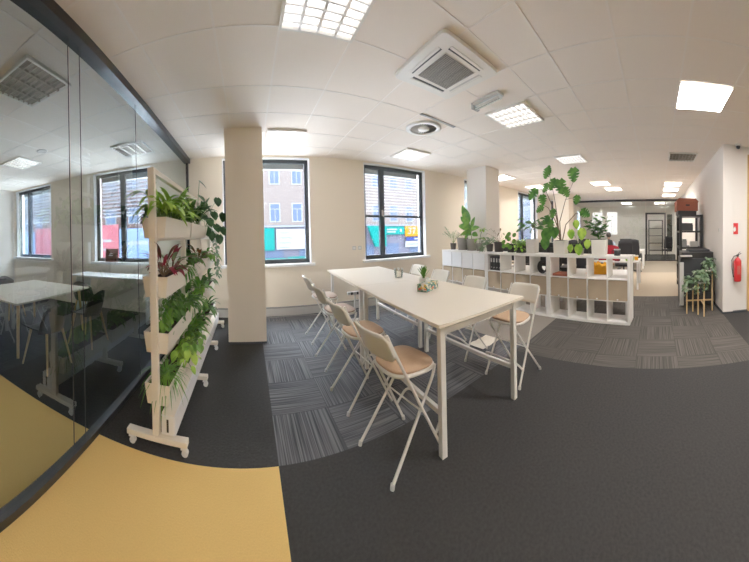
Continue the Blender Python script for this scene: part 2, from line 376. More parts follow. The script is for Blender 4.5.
b_ = MB(); b_.box(-.335, .23, 3.772, 3.781, 0, .03); struct(b_.build('baseboard_pillar', 'dark'))
b_ = MB(); b_.box(-1.1, 17, WY-.05, WY, 0, .15); struct(b_.build('baseboard_back', 'lgrey'))
b_ = MB(); b_.box(-1.1, 17, WY-.056, WY, .15, .165); struct(b_.build('shadow_trim', 'grey'))  # grey strip stands for the shadow line along the baseboard top
b_ = MB(); b_.box(4.66, 13.2, -1.23, -1.215, 0, .04); b_.box(4.645, 4.70, -1.72, -1.43, 0, .03); b_.box(4.645, 4.66, -1.43, -1.23, 0, .03)
struct(b_.build('baseboard_right', 'dark'))

# glass partition on the left
GX = -1.17
gw = empty('wall_glass', (0, 0, 0), kind='structure')
for nm, a, b in (('pane', -4.5, 1.46), ('pane', 1.475, 1.60), ('pane', 1.61, 5.09)):
    MB().add([(GX-.03, a, .05), (GX-.03, b, .05), (GX-.03, b, CEIL-.06), (GX-.03, a, CEIL-.06)], [(0, 1, 2, 3)]).build('glass_pane', 'glass', gw)
q = MB(); q.box(GX-.09, GX+.03, -4.5, 5.09, CEIL-.09, CEIL-.002); q.build('top_channel', 'header', gw)
q = MB(); q.box(GX-.065, GX+.0, -4.5, 5.09, 0, .05); q.build('bottom_channel', 'header', gw)
q = MB(); q.box(GX-.06, GX-.01, 5.04, 5.09, .05, CEIL-.09); q.build('end_post', 'header', gw)
for y in (1.46, 1.60, 2.62): q = MB(); q.box(GX-.033, GX-.027, y, y+.004, .055, CEIL-.09); q.build('joint_strip', 'copier', gw)
# far partition
PX = 13.3
fp = empty('wall_partition', (0, 0, 0), kind='structure')
for a, b in ((-1.0, -.52), (.55, 2.4), (2.42, 4.9)): MB().add([(PX, a, .05), (PX, b, .05), (PX, b, CEIL-.1), (PX, a, CEIL-.1)], [(0, 1, 2, 3)]).build('glass_pane', 'glassfar', fp)
MB().add([(PX, -.45, 2.45), (PX, .5, 2.45), (PX, .5, CEIL-.1), (PX, -.45, CEIL-.1)], [(0, 1, 2, 3)]).build('glass_pane', 'glassfar', fp)
MB().add([(PX+.02, -.4, .05), (PX+.02, .45, .05), (PX+.02, .45, 2.36), (PX+.02, -.4, 2.36)], [(0, 1, 2, 3)]).build('door_pane', 'glassfar', fp)
q = MB(); q.box(PX-.05, PX+.05, -1.23, 5.09, CEIL-.1, CEIL-.002); q.box(PX-.04, PX+.04, -1.23, 5.09, 0, .06); q.build('channel', 'header', fp)
q = MB(); q.box(PX-.04, PX+.04, .45, .55, .06, 2.45); q.box(PX-.04, PX+.04, -.5, -.42, .06, 2.45); q.box(PX-.04, PX+.04, -.42, .45, 2.36, 2.45); q.build('door_surround', 'header', fp)
bx('corner_panel', 'black', PX-.06, PX+.04, -1.23, -.98, 2.6, CEIL-.01, fp); bx('end_panel', 'lgrey', PX-.03, PX+.03, -1.23, -1.0, .06, 2.6, fp)

# ------------------------------------------------------------------ street outside
st = struct(bx('floor_street', 'asphalt', -60, 90, 6, 60, -1.75, -1.6))
def building(x0, x1, y, wallm, label, zlist, xw0, step, ww, groundm):
    r = empty('building', (x0, y, -1.6), label=label, cat='building')
    W = x1-x0
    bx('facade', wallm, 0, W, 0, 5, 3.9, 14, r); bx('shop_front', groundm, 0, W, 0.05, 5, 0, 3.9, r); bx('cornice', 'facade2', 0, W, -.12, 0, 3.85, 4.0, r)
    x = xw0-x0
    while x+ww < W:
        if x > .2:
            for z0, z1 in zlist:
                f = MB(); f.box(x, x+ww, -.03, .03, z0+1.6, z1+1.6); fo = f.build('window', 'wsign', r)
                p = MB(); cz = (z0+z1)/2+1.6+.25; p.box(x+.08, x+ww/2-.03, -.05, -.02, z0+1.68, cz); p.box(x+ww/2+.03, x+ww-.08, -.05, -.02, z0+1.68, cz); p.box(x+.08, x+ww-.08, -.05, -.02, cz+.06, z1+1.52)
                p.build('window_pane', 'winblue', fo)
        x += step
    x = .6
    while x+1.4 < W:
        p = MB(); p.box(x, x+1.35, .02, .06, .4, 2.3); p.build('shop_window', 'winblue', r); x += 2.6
    return r
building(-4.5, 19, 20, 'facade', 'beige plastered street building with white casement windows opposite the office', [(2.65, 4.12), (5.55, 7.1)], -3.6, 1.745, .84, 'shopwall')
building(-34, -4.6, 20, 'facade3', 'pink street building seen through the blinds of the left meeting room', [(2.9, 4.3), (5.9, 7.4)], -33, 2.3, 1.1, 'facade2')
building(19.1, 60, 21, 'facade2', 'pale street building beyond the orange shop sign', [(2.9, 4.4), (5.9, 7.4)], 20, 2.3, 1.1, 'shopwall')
def sign(name, x0, x1, z0, z1, m, label, lines=None, y=19.8, txt=None, cat='sign', lm='wsign'):
    r = empty(name, ((x0+x1)/2, y, z0), label=label, cat=cat); hw = (x1-x0)/2; h = z1-z0
    bx('panel', m, -hw, hw, 0, .08, 0, h, r)
    if lines:
        q = MB()
        for (a, b, c, d_) in lines: q.box(-hw+a*2*hw, -hw+b*2*hw, -.02, 0, c*h, d_*h)
        q.build('lettering', lm, r)
    if txt: text_mesh('lettering', txt[0], txt[1], lm, (-hw+.72, -.03, h/2), (PI/2, 0, 0), r, txt[2])
    return r
sign('shop_sign', -.6, 1.95, .5, 2.2, 'teal', 'plain teal shop board seen through the window beside the pillar')
sign('shop_sign', 2.1, 4.6, .55, 2.1, 'wsign', 'white shop board with faint lettering beside the teal board', [(.05, .4, .8, .85), (.08, .5, .55, .6), (.05, .45, .3, .35), (.1, .4, .08, .13)], lm='facade2')
sign('shop_sign', 1.2, 2.8, -.75, -.1, 'teal', 'low teal strip sign with white lettering under the teal board', [(.2, .8, .55, .68), (.15, .85, .25, .38)])
sign('shop_sign', 2.95, 4.7, -.7, -.05, 'teal', 'low teal strip sign at the right under the white board', [(.1, .8, .5, .62), (.1, .6, .2, .3)])
sign('shop_sign', 11.4, 13.55, 1.5, 2.2, 'teal', 'teal fascia sign with white lettering left of the orange sign', [(.12, .62, .55, .72), (.12, .55, .25, .4), (.78, .86, .3, .7)])
sign('shop_sign', 13.65, 15.6, 1.3, 2.25, 'osign', 'orange shop sign reading 37 above the street', txt=('37', .85, 1.15))
sign('shop_sign', 13.75, 15.6, .9, 1.2, 'bsign', 'blue strip sign with white lettering under the orange sign', [(.5, .95, .3, .7)])
sign('shop_sign', 13.65, 15.6, .3, .85, 'wsign', 'white strip sign under the blue strip sign', [(.1, .8, .4, .6)], lm='facade2')
sign('shop_sign', -14.5, -10.9, -.9, 2.9, 'pinksign', 'pink shop board seen below the meeting room blinds', [(.2, .8, .6, .66), (.2, .7, .4, .45)])
sign('shop_sign', -10.8, -5.0, -.9, 2.5, 'bluesign', 'blue shop board seen below the meeting room blinds', [(.1, .5, .6, .68)])
sign('shop_sign', -21.4, -17.5, -.9, 2.9, 'pinksign', 'pink shop board seen through the farthest meeting room window')
sign('shop_sign', -28, -21.5, -.9, 2.6, 'bluesign', 'pale blue board seen through the farthest meeting room window')
aw = empty('awning', (10.5, 19.6, .5), label='teal shop awning with a slanting edge behind the divided window', cat='awning')
q = MB(); q.poly([(-.9, 1.75), (.85, 1.75), (.85, 0), (-.2, 0)], .25, Matrix.Rotation(PI/2, 4, 'X')); q.build('canvas', 'teal', aw)

# ------------------------------------------------------------------ ceiling fixtures
def luminaire(name, lit, label, loc, group=None, lm='light', am='alu'):
    r = empty(name, loc, label=label, cat='ceiling light', group=group); h = .285
    f = MB(); f.box(-h-.012, h+.012, -h-.012, -h+.01, -.03, 0); f.box(-h-.012, h+.012, h-.01, h+.012, -.03, 0); f.box(-h-.012, -h+.01, -h+.01, h-.01, -.03, 0); f.box(h-.01, h+.012, -h+.01, h-.01, -.03, 0)
    f.build('light_frame', 'powder', r)
    bx('diffuser', lm if lit else 'lightoff', -h+.01, h-.01, -h+.01, h-.01, -.006, -.002, r)
    l = MB()
    for k in range(1, 4):
        x = -h+2*h*k/4; l.box(x-.010, x+.010, -h+.01, h-.01, -.029, -.007)
    for k in range(1, 8):
        y = -h+2*h*k/8; l.box(-h+.01, h-.01, y-.006, y+.006, -.028, -.007)
    l.build('louvre', am, r); return r
ZC = CEIL-.004
L = luminaire('ceiling_light', True, 'large lit louvre ceiling light nearest the camera, over the pillar aisle', (.56, 1.66, ZC), 'lit louvre ceiling lights', 'lightdim', 'mirror')
LB = luminaire('ceiling_light', True, 'lit ceiling light above the far desks, nearer of the middle pair', (8.5, 1.84, ZC), 'lit louvre ceiling lights', 'light', 'white')
for (x, y, lb) in [(3.09, 1.84, 'lit louvre ceiling light beside the emergency light fitting'), (3.09, 4.24, 'lit louvre ceiling light in front of the divided window'),
                   (.61, 4.12, 'lit louvre ceiling light in front of the window beside the pillar'), (5.47, 1.84, 'lit louvre ceiling light above the tall monstera'),
                   (9.75, 1.6, 'lit ceiling light above the far desks, farther of the middle pair'),
                   (8.85, -.57, 'lit ceiling light near the right wall, nearest of three in line'), (10.05, -.57, 'lit ceiling light near the right wall, middle of three in line'), (11.7, -.57, 'lit ceiling light near the right wall, last before the glass partition'),
                   (6.3, 4.24, 'lit ceiling light behind the free-standing column'), (8.3, 4.12, 'lit ceiling light beside the far window wall'),
                   (15.0, 1.7, 'lit ceiling light behind the far glass partition, left one'), (15.0, -.2, 'lit ceiling light behind the far glass partition above the glass door'),
                   (-4.0, 3.341, 'lit ceiling light in the meeting room beside the round speaker'),
                   (-1.93, 4.24, 'louvre ceiling light in the meeting room near the blinds'), (-2.0, 1.67, 'louvre ceiling light in the meeting room closest to the glass wall'),
                   (.61, -1.76, 'added fill louvre ceiling light, out of view over the yellow carpet'), (3.09, -2.36, 'added fill louvre ceiling light, out of view over the dark carpet'), (.61, -3.6, 'added fill louvre ceiling light, out of view at the back of the yellow carpet')]:  # these last three are added behind the camera as fill light
    if 'louvre ceiling light in the meeting' in lb: continue
    dup(L if (x < 5.6 and y > 1) else LB, (x, y, ZC), 0, lb)
U = luminaire('ceiling_light', False, 'unlit brown louvre ceiling light near the right wall', (5.6, -.57, ZC), 'unlit louvre ceiling lights', 'light', 'mirrord')
dup(U, (-1.93, 4.1, ZC), 0, 'unlit louvre ceiling light in the meeting room near the blinds')
dup(U, (-1.93, 1.74, ZC), 0, 'unlit louvre ceiling light in the meeting room closest to the glass wall')
p = empty('led_panel', (3.11, -.56, ZC), label='bright square flat ceiling panel light at the right', cat='ceiling light')
q = MB(); q.box(-.3, .3, -.3, -.29, -.012, 0); q.box(-.3, .3, .29, .3, -.012, 0); q.box(-.3, -.29, -.29, .29, -.012, 0); q.box(.29, .3, -.29, .29, -.012, 0); q.build('light_frame', 'white', p)
bx('diffuser', 'lightb', -.29, .29, -.29, .29, -.01, -.004, p)
# air conditioning cassette
a = empty('air_conditioner', (1.78, 1.83, ZC), label='square ceiling air conditioning cassette with grey centre grille', cat='air conditioner')
q = MB(); q.rbox(-.37, .37, -.37, .37, -.035, -.001, .05, 4); q.build('panel', 'powder', a, .006)
q = MB()
q.box(-.2, .2, -.2, .2, -.040, -.033); q.build('centre_panel', 'powder', a)
q = MB()
for k in range(22): y = -.19+.38*k/21; q.box(-.19, .19, y-.004, y+.004, -.046, -.038)
for x in (-.19, -.064, .064, .186): q.box(x-.003, x+.003, -.19, .19, -.047, -.038)
q.build('intake_grille', 'grey', a)
for i in range(4):
    mt = Matrix.Rotation(i*PI/2, 4, 'Z')
    q = MB(); q.box(-.21, .21, .245, .285, -.0365, -.034, mt); q.build('outlet_slot', 'dark' if i != 3 else 'lgrey', a)
    q = MB(); q.box(-.21, .21, .268, .295, -.043, -.036, mt); q.build('louvre_flap', 'powder', a)
e = empty('emergency_light', (2.5, 1.87, ZC), -.1, 'slim emergency ceiling light with clear cover beside the air conditioner', 'emergency light')
q = MB(); q.rbox(-.06, .06, -.21, .21, -.03, 0, .02, 3); q.build('base', 'lgrey', e)
q = MB(); q.tube([(0, -.2, -.045), (0, .2, -.045)], .035, 12); q.build('cover', 'clear', e)
q = MB(); q.box(-.055, .055, .19, .225, -.07, 0); q.build('end_cap', 'grey', e)
v = empty('ceiling_vent', (2.50, 3.08, ZC), label='round swirl air diffuser in the ceiling', cat='ceiling vent')
q = MB(); q.lathe([(.27, 0), (.27, -.012), (.20, -.02), (.195, -.004)], 32); q.build('rim', 'powder', v)
q = MB(); q.lathe([(.0001, -.003), (.2, -.003)], 32); q.build('backing', 'black', v)
q = MB()
for k in range(28):
    mt = Matrix.Rotation(2*PI*k/28, 4, 'Z') @ Matrix.Rotation(.6, 4, 'X'); q.box(.09, .197, -.009, .009, -.008, -.006, Matrix.Translation((0, 0, -.004)) @ mt)
q.build('blades', 'lgrey', v)
q = MB(); q.lathe([(.0001, -.025), (.085, -.022), (.09, -.006)], 24); q.build('hub', 'powder', v)
q = MB(); q.box(-.33, .33, -.022, .022, -.008, 0); o = q.build('slot_diffuser', ['grey']); o.location = (2.5, 2.74, ZC); o.rotation_euler = (0, 0, .03); tag(o, 'thin grey slot air outlet between the round diffuser and the air conditioner', 'ceiling vent')
dm = empty('security_camera', (4.60, -1.50, ZC), label='small white dome security camera under the ceiling by the oak door', cat='security camera')
q = MB(); q.lathe([(.0001, 0), (.055, 0), (.055, -.03), (.045, -.035)], 20); q.build('base', 'white', dm)
q = MB(); q.sphere((0, 0, -.045), .042); q.build('dome', 'black', dm)
sp = MB(); sp.lathe([(.0001, -.01), (.07, -.01), (.09, -.014), (.1, 0)], 24); o = sp.build('ceiling_speaker', 'lgrey'); o.location = (-3.25, 3.2, ZC); tag(o, 'small round ceiling speaker in the meeting room', 'speaker')

# ------------------------------------------------------------------ bar tables
TH = .945; TR = -.069
def W2(a, b): c, s = math.cos(TR), math.sin(TR); return (1.115+c*a-s*b, 1.255+s*a+c*b, 0)
def table(name, label, loc):
    w_, l_ = .985, 1.53
    t = empty(name, loc, TR, label, 'table', 'white bar tables')
    q = MB(); q.box(0, w_, 0, l_, TH-.026, TH); q.build('tabletop', 'tabletop', t, .002)
    q = MB(); q.box(.05, w_-.05, .06, l_-.06, TH-.056, TH-.026); q.build('under_frame', 'grey', t)
    for x in (.05, w_-.094):
        for y in (.05, l_-.094): q = MB(); q.box(x, x+.044, y, y+.044, 0, TH-.026); q.build('leg', 'powder', t, .003)
    for x in (.06, w_-.09): q = MB(); q.box(x, x+.03, .1, l_-.1, .28, .315); q.build('side_rail', 'powder', t)
    q = MB(); q.box(.1, w_-.1, .06, .09, TH-.10, TH-.056); q.build('apron', 'powder', t); q = MB(); q.box(.1, w_-.1, l_-.09, l_-.06, TH-.10, TH-.056); q.build('apron', 'powder', t)
    return t
table('bar_table', 'white bar-height table nearest the camera, tissue box on top', W2(0, 0))
table('bar_table', 'white bar-height table nearer the window wall, joined to the first', W2(0, 1.535))

# ------------------------------------------------------------------ folding bar stools (face +x)
def make_stool(label, padm, loc, rz):
    r = empty('bar_stool', loc, rz, label, 'stool', 'white folding bar stools')
    t = .0105
    for s in (-1, 1):
        q = MB(); q.tube(fillet([(-.03, s*.19, .93), (.0, s*.195, .86), (.41, s*.225, .012)], .06), t, 8); q.build('leg', 'powder', r)          # backrest to front foot
        q = MB(); q.tube(fillet([(.40, s*.165, .607), (.375, s*.17, .54), (-.02, s*.20, .012)], .05), t, 8); q.build('leg', 'powder', r)       # seat front to rear foot
        q = MB(); q.tube([(.41, s*.225, .0), (.405, s*.225, .03)], .0145, 10); q.build('foot_cap', 'lgrey', r)
        q = MB(); q.tube([(-.02, s*.20, .0), (-.013, s*.20, .03)], .0145, 10); q.build('foot_cap', 'lgrey', r)
    # foot rest: U bar in front
    q = MB(); q.tube(fillet([(.345, -.22, .165), (.44, -.21, .27), (.44, .21, .27), (.345, .22, .165)], .07, 5), .010, 8); q.build('foot_rest', 'powder', r)
    q = MB(); q.tube([(.245, -.19, .352), (.245, .19, .352)], .006, 8); q.build('cross_bar', 'powder', r)
    def outline(k=1.0):
        P = []
        for i in range(40):
            a = 2*PI*i/40; n = 3.2; c, s = math.cos(a), math.sin(a)
            x = .183*math.copysign(abs(c)**(2/n), c); y = .20*math.copysign(abs(s)**(2/n), s)
            y *= 1.0+.14*(x/.19); P.append((.235+x*k, y*k))
        return P
    def slab(z0, z1, k, dome):
        o1 = outline(k); q = MB(); n = len(o1); vs = []
        for kk, z in ((.97, z0), (1.0, z0+(z1-z0)*.4), (1.0, z0+(z1-z0)*.7), (.96, z1), (.6, z1+dome*.8), (.2, z1+dome)):
            vs += [(.235+(x-.235)*kk, y*kk, z+((x-.235)**2)*.15) for x, y in o1]
        fs = [(i*n+j, i*n+(j+1) % n, (i+1)*n+(j+1) % n, (i+1)*n+j) for i in range(5) for j in range(n)]
        fs += [tuple(range(n-1, -1, -1)), tuple(range(5*n, 6*n))]; q.add(vs, fs, True); return q
    slab(.600, .624, 1.0, 0).build('seat', 'powder', r); slab(.625, .646, .95, .008).build('seat_pad', padm, r)
    # curved backrest panel
    q = MB(); nx, nz = 14, 7; vs = []
    for side in (0, 1):
        for j in range(nz+1):
            v_ = j/nz
            for i in range(nx+1):
                u = i/nx*2-1; ww = .205
                zt = .935; zb = .745; rr = .05
                top = zt-(max(0, abs(u)*ww-(ww-rr))**2)/rr*.9; bot = zb+(max(0, abs(u)*ww-(ww-rr))**2)/rr*.9
                z = bot+(top-bot)*v_
                x = -.020-(1-u*u)*.040-(z-.86)*.44+(.0 if side else .016)
                vs.append((x, u*ww, z))
    n = (nx+1)*(nz+1)
    for j in range(nz):
        for i in range(nx):
            a_ = j*(nx+1)+i; q_ = (a_, a_+1, a_+nx+2, a_+nx+1)
            q.f.append([k for k in q_]); q.m.append(0); q.sm.append(True)
            q.f.append([k+n for k in reversed(q_)]); q.m.append(0); q.sm.append(True)
    rim = [i for i in range(nx+1)]+[j*(nx+1)+nx for j in range(1, nz+1)]+[nz*(nx+1)+i for i in range(nx-1, -1, -1)]+[j*(nx+1) for j in range(nz-1, 0, -1)]
    for i in range(len(rim)):
        a_, b_ = rim[i], rim[(i+1) % len(rim)]; q.f.append([b_, a_, a_+n, b_+n]); q.m.append(0); q.sm.append(False)
    q.v = vs; q.build('backrest', 'back', r)
    return r
S = make_stool('folding bar stool nearest the camera, tan seat pad, left of the table', 'pad', (.795, 1.545, 0), .08)
S['group'] = 'white folding bar stools'
dup(S, (.805, 2.27, 0), .05, 'second folding bar stool from the camera on the left of the table')
S2 = make_stool('third folding bar stool from the camera on the left of the table', 'pad2', (.84, 3.03, 0), .03)
dup(S2, (.88, 3.80, 0), .0, 'folding bar stool farthest from the camera on the left of the table')
dup(S, (2.60, 1.47, 0), PI-.10, 'folding bar stool nearest the camera on the right of the table, beside the shelves')
dup(S, (2.70, 2.30, 0), PI-.06, 'second folding bar stool from the camera on the right of the table')
dup(S2, (2.84, 3.15, 0), PI-.05, 'third folding bar stool on the right, its back before the white shelf doors')
dup(S2, (3.02, 4.0, 0), PI-.04, 'folding bar stool on the right closest to the divided window')

# ------------------------------------------------------------------ shelving units
SX, SY, SR = 4.193, .432, .06
def shelf_unit(k, label, doors):
    X = SX+math.sin(SR)*1.475*k; Y = SY+math.cos(SR)*1.475*k
    r = empty('shelving_unit', (X, Y, 0), -SR, label, 'shelf', 'white cube shelving units')
    Lx, D, Ht, t = 1.47, .39, 1.12, .038; c = .335
    for y in (0, Lx-t): q = MB(); q.box(0, D, y, y+t, 0, Ht); q.build('side_panel', 'white', r)
    q = MB(); q.box(-.001, D+.001, t, Lx-t, Ht-t, Ht+.0005); q.build('top_panel', 'white', r)
    q = MB(); q.box(0, D, t, Lx-t, 0, t); q.build('bottom_panel', 'white', r)
    ch = (Ht-2*t-2*.016)/3
    for i in (1, 2): z = t+ch*i+.016*(i-1); q = MB(); q.box(.002, D, t, Lx-t, z, z+.016); q.build('shelf', 'white', r)
    cw = (Lx-2*t-3*.016)/4
    for i in (1, 2, 3): y = t+cw*i+.016*(i-1); q = MB(); q.box(0, D-.002, y, y+.016, t, Ht-t); q.build('divider', 'white', r)
    if doors:
        for i in range(4):
            y = t+(cw+.016)*i; q = MB(); q.box(-.008, .006, y+.002, y+cw-.002, t+2*(ch+.016)+.002, Ht-t-.002); dd = q.build('door', 'cool', r)
    def cell(i, row): return (t+(cw+.016)*i, cw, t+row*(ch+.016), ch)
    def place(lx, ly, z): return (X+lx*math.cos(SR)+ly*math.sin(SR), Y-lx*math.sin(SR)+ly*math.cos(SR), z)
    return r, cell, place
un = [shelf_unit(0, 'white cube shelving unit at the right end, nearest the copier', False), shelf_unit(1, 'white cube shelving unit in the middle, with black binders', False), shelf_unit(2, 'white cube shelving unit with white doors near the window wall', True)]
def bin_proto():
    b = empty('fabric_bin', (0, 0, 0), -SR, 'x', 'storage bin', 'beige fabric bins in the shelving units')
    q = MB(); w_ = .325; d_ = .33; h_ = .325
    n = 10; vs = []
    for j in range(5):
        for i in range(n+1):
            u = i/n; v_ = j/4; sag = .012*math.sin(PI*u)*math.sin(PI*v_)+.006*math.sin(7*u+5*v_)
            vs.append((-.004+sag, .005+u*(w_-.01), .002+v_*(h_-.004)))
    q.add(vs, [(j*(n+1)+i, (j+1)*(n+1)+i, (j+1)*(n+1)+i+1, j*(n+1)+i+1) for j in range(4) for i in range(n)], True)
    q.box(.014, d_, .004, .010, 0.002, h_); q.box(.014, d_, w_-.010, w_-.004, 0.002, h_); q.box(d_-.006, d_, .01, w_-.01, .002, h_); q.box(.014, d_, .01, w_-.01, .002, .008)
    q.build('box_body', 'binbeige', b)
    q = MB(); q.box(-.02, -.006, w_/2-.012, w_/2+.012, .012, .03); q.build('pull_tab', 'cool', b)
    return b
BP = None; ords = ['rightmost', 'second from the right', 'third from the right', 'leftmost']; un_n = ['the right end unit', 'the middle unit', 'the door-fronted unit']
for k, (r, cell, place) in enumerate(un):
    for i in range(4):
        y, cw, z, ch = cell(i, 1)
        lb = 'beige fabric bin, %s in the middle row of %s' % (ords[i], un_n[k])
        if BP is None: BP = bin_proto(); BP.location = place(.0, y+.002, z+.001); BP['label'] = lb
        else: dup(BP, place(.0, y+.002, z+.001), -SR, lb)
# binders, coil and papers
r, cell, place = un[1]
y, cw, z, ch = cell(3, 2)
bd = None
for i in range(4):
    lb = 'black ring binder, %s in the middle shelving unit' % ['rightmost', 'second from right', 'third from right', 'leftmost'][i]
    if bd is None:
        bd = empty('ring_binder', place(.05, y+.02, z), -SR, lb, 'binder', 'black ring binders')
        q = MB(); q.box(0, .28, 0, .065, 0, .29); q.build('cover', 'black', bd); q = MB(); q.box(-.002, 0, .015, .05, .17, .25); q.build('spine_label', 'lgrey', bd)
        q = MB(); q.lathe([(.008, 0), (.012, .003), (.012, 0)], 12); rg = q.build('finger_ring', 'alu', bd); rg.rotation_euler = (0, -PI/2, 0); rg.location = (-.0, .032, .06)
    else: dup(bd, place(.05, y+.02+.074*i, z), -SR, lb)
y, cw, z, ch = cell(0, 2)
q = MB()
for i in range(5): q.tube([(.0, .09*math.cos(a)*(1-.04*i), .13+.11*math.sin(a)*(1-.04*i)) for a in [2*PI*j/20 for j in range(20)]], .012, 6, closed=True); q.v[-120:] = [(x+.03*i, yy, zz) for x, yy, zz in q.v[-120:]]
o = q.build('cable_coil', 'black'); o.location = place(.06, y+.12, z+.01); o.rotation_euler = (0, 0, -SR); tag(o, 'coiled black cable in the open cell of the middle shelving unit', 'cable')
r, cell, place = un[0]
y, cw, z, ch = cell(3, 2)
q = MB()
for i in range(7): q.box(.03+.01*random.random(), .30, .02+.02*random.random(), .30, .006*i, .006*i+.005)
o = q.build('paper_stack', ['rust']); o.location = place(0, y+.005, z+.001); o.rotation_euler = (0, 0, -SR); tag(o, 'low stack of brown folders in the right shelving unit', 'papers')

# ------------------------------------------------------------------ leaves
def leaf(mb, base, d, up, L_, W_, shape='lance', droop=.3, fold=.25, n=8):
    base = Vector(base); d = Vector(d).normalized(); up = Vector(up); side = d.cross(up)
    side = side.normalized() if side.length > 1e-4 else d.orthogonal().normalized(); nrm = side.cross(d).normalized()
    L1, Md, R1 = [], [], []; pos = base.copy(); dirn = d.copy(); st = L_/n
    for i in range(n+1):
        t = i/n
        if shape == 'lance': w_ = math.sin(PI*min(1, t*.94+.06))**.8*(1-.25*t)
        elif shape == 'grass': w_ = (1-t)**.5*.9+.05
        elif shape == 'round': w_ = math.sqrt(max(0, 1-(2*t-1)**2))
        elif shape == 'heart': w_ = (math.sqrt(max(0, 1-((t-.32)/.34)**2)) if t < .32 else math.cos((t-.32)/.68*PI/2)**.8); w_ = max(w_, .25 if t < .05 else 0)
        elif shape == 'monstera':
            w_ = (math.sqrt(max(0.1, 1-((t-.34)/.36)**2)) if t < .34 else math.cos((t-.34)/.66*PI/2)**.7)
            if i % 4 == 3 and 3 < i < n-2: w_ *= .42
        else: w_ = math.sin(PI*t)
        w_ *= W_/2
        back = -L_*.12 if shape in ('heart', 'monstera') and i == 0 else 0
        fold_ = nrm*(w_*fold)
        Md.append(pos.copy()); L1.append(pos-side*w_+fold_+dirn*back); R1.append(pos+side*w_+fold_+dirn*back)
        dirn = (dirn+Vector((0, 0, -1))*droop/n).normalized(); pos = pos+dirn*st
    vs = L1+Md+R1; m = n+1
    mb.add(vs, [(i, i+1, m+i+1, m+i) for i in range(n)]+[(m+i, m+i+1, 2*m+i+1, 2*m+i) for i in range(n)], True)
rn = random.uniform
def rosette(lf, st, c, n, L_, W_, shape='lance', up=.9, spread=1.0, droop=1.2, stem=.4, h=0.0, arcy=0.05, flat=(1, 1)):
    """tuft of stalked leaves from a point"""
    for i in range(n):
        a = 2*PI*i/n*1.618*3+rn(-.3, .3); e = rn(.25, 1.0)*spread
        d = Vector((math.cos(a)*e*flat[0], math.sin(a)*e*flat[1], up*rn(.6, 1.2))).normalized(); l = L_*rn(.7, 1.15); sl = l*stem*rn(.6, 1.4)
        p0 = Vector(c)+Vector((rn(-.02, .02), rn(-.02, .02), 0)); p1 = p0+d*sl
        if st is not None and sl > .02: st.tube([p0, p0+d*sl*.5+Vector((0, 0, .01)), p1], .0025, 4, caps=False)
        d2 = (d+Vector((0, 0, -.25))).normalized(); leaf(lf, p1, d2, (0, 0, 1), l, W_*rn(.8, 1.2), shape, droop*rn(.7, 1.3), rn(.1, .35))
def vine(lf, st, p0, path, n, W_, shape='heart'):
    pts = [Vector(p0)]+[Vector(p0)+Vector(q) for q in path]; st.tube(pts, .003, 4, caps=False)
    tot = len(pts)-1
    for i in range(n):
        t = (i+.5)/n*tot; k = min(int(t), tot-1); p = pts[k].lerp(pts[k+1], t-k); a = rn(0, 2*PI); d = Vector((math.cos(a), math.sin(a), rn(-.6, .4)))
        w_ = W_*rn(.7, 1.2); st.tube([p, p+d.normalized()*w_*.5], .0015, 4, caps=False); leaf(lf, p+d.normalized()*w_*.5, (d.x, d.y, -.9), (d.x*.6, d.y*.6, .6), w_, w_*.85, shape, .3, .15)
def plant(name, label, loc, fn, lmat, smat='stemg', group=None, pot=None, cat='plant', lift=0.0):
    r = empty(name, loc, 0, label, cat, group)
    lf, st = MB(), MB(); fn(lf, st)
    lf.build('foliage', lmat, r)
    if st.f: st.build('stem', smat, r)
    if pot: pot(r)
    return r
def trim_mesh(mb, zmin): pass

# ------------------------------------------------------------------ planter rack
RX = -.70
pr = empty('planter_rack', (RX, 1.80, 0), 0, 'cream metal planter rack on castors along the glass wall', 'plant rack')
FY = [0, .89, 1.78, 2.67]
for y in FY:
    q = MB(); q.box(-.026, .026, y-.02, y+.02, .10, 2.07); q.build('post', 'rack', pr, .002)
    ft = MB(); ft.box(-.235, .235, y-.03, y+.03, .075, .115); fo = ft.build('base_foot', 'rack', pr, .004)
    for x in (-.205, .205):
        q = MB(); q.box(x-.022, x+.022, y-.012, y+.012, .045, .078); q.build('castor_fork', 'cool', fo)
        q = MB(); 
        for dy in (-.014, .006): q.tube([(x+.008, y+dy, .024), (x+.008, y+dy+.010, .024)], .024, 14)
        q.build('castor', 'cool', fo)
q = MB(); q.box(-.02, .02, .02, 2.65, 2.03, 2.07); q.build('top_rail', 'rack', pr)
for z in (1.549, 1.104, .689, .304): q = MB(); q.box(-.012, .012, .02, 2.65, z-.02, z); q.build('support_rail', 'rack', pr)
tk = MB(); tk.rbox(.040, .150, -.02, 2.62, .14, .275, .012, 2); tko = tk.build('water_tank', 'cool', pr)
q = MB(); q.box(.05, .14, -.015, 2.6, .275, .281); q.build('tank_lid', 'rack', tko); q = MB(); q.box(.085, .100, -.024, -.02, .16, .25); q.build('level_gauge', 'black', tko)
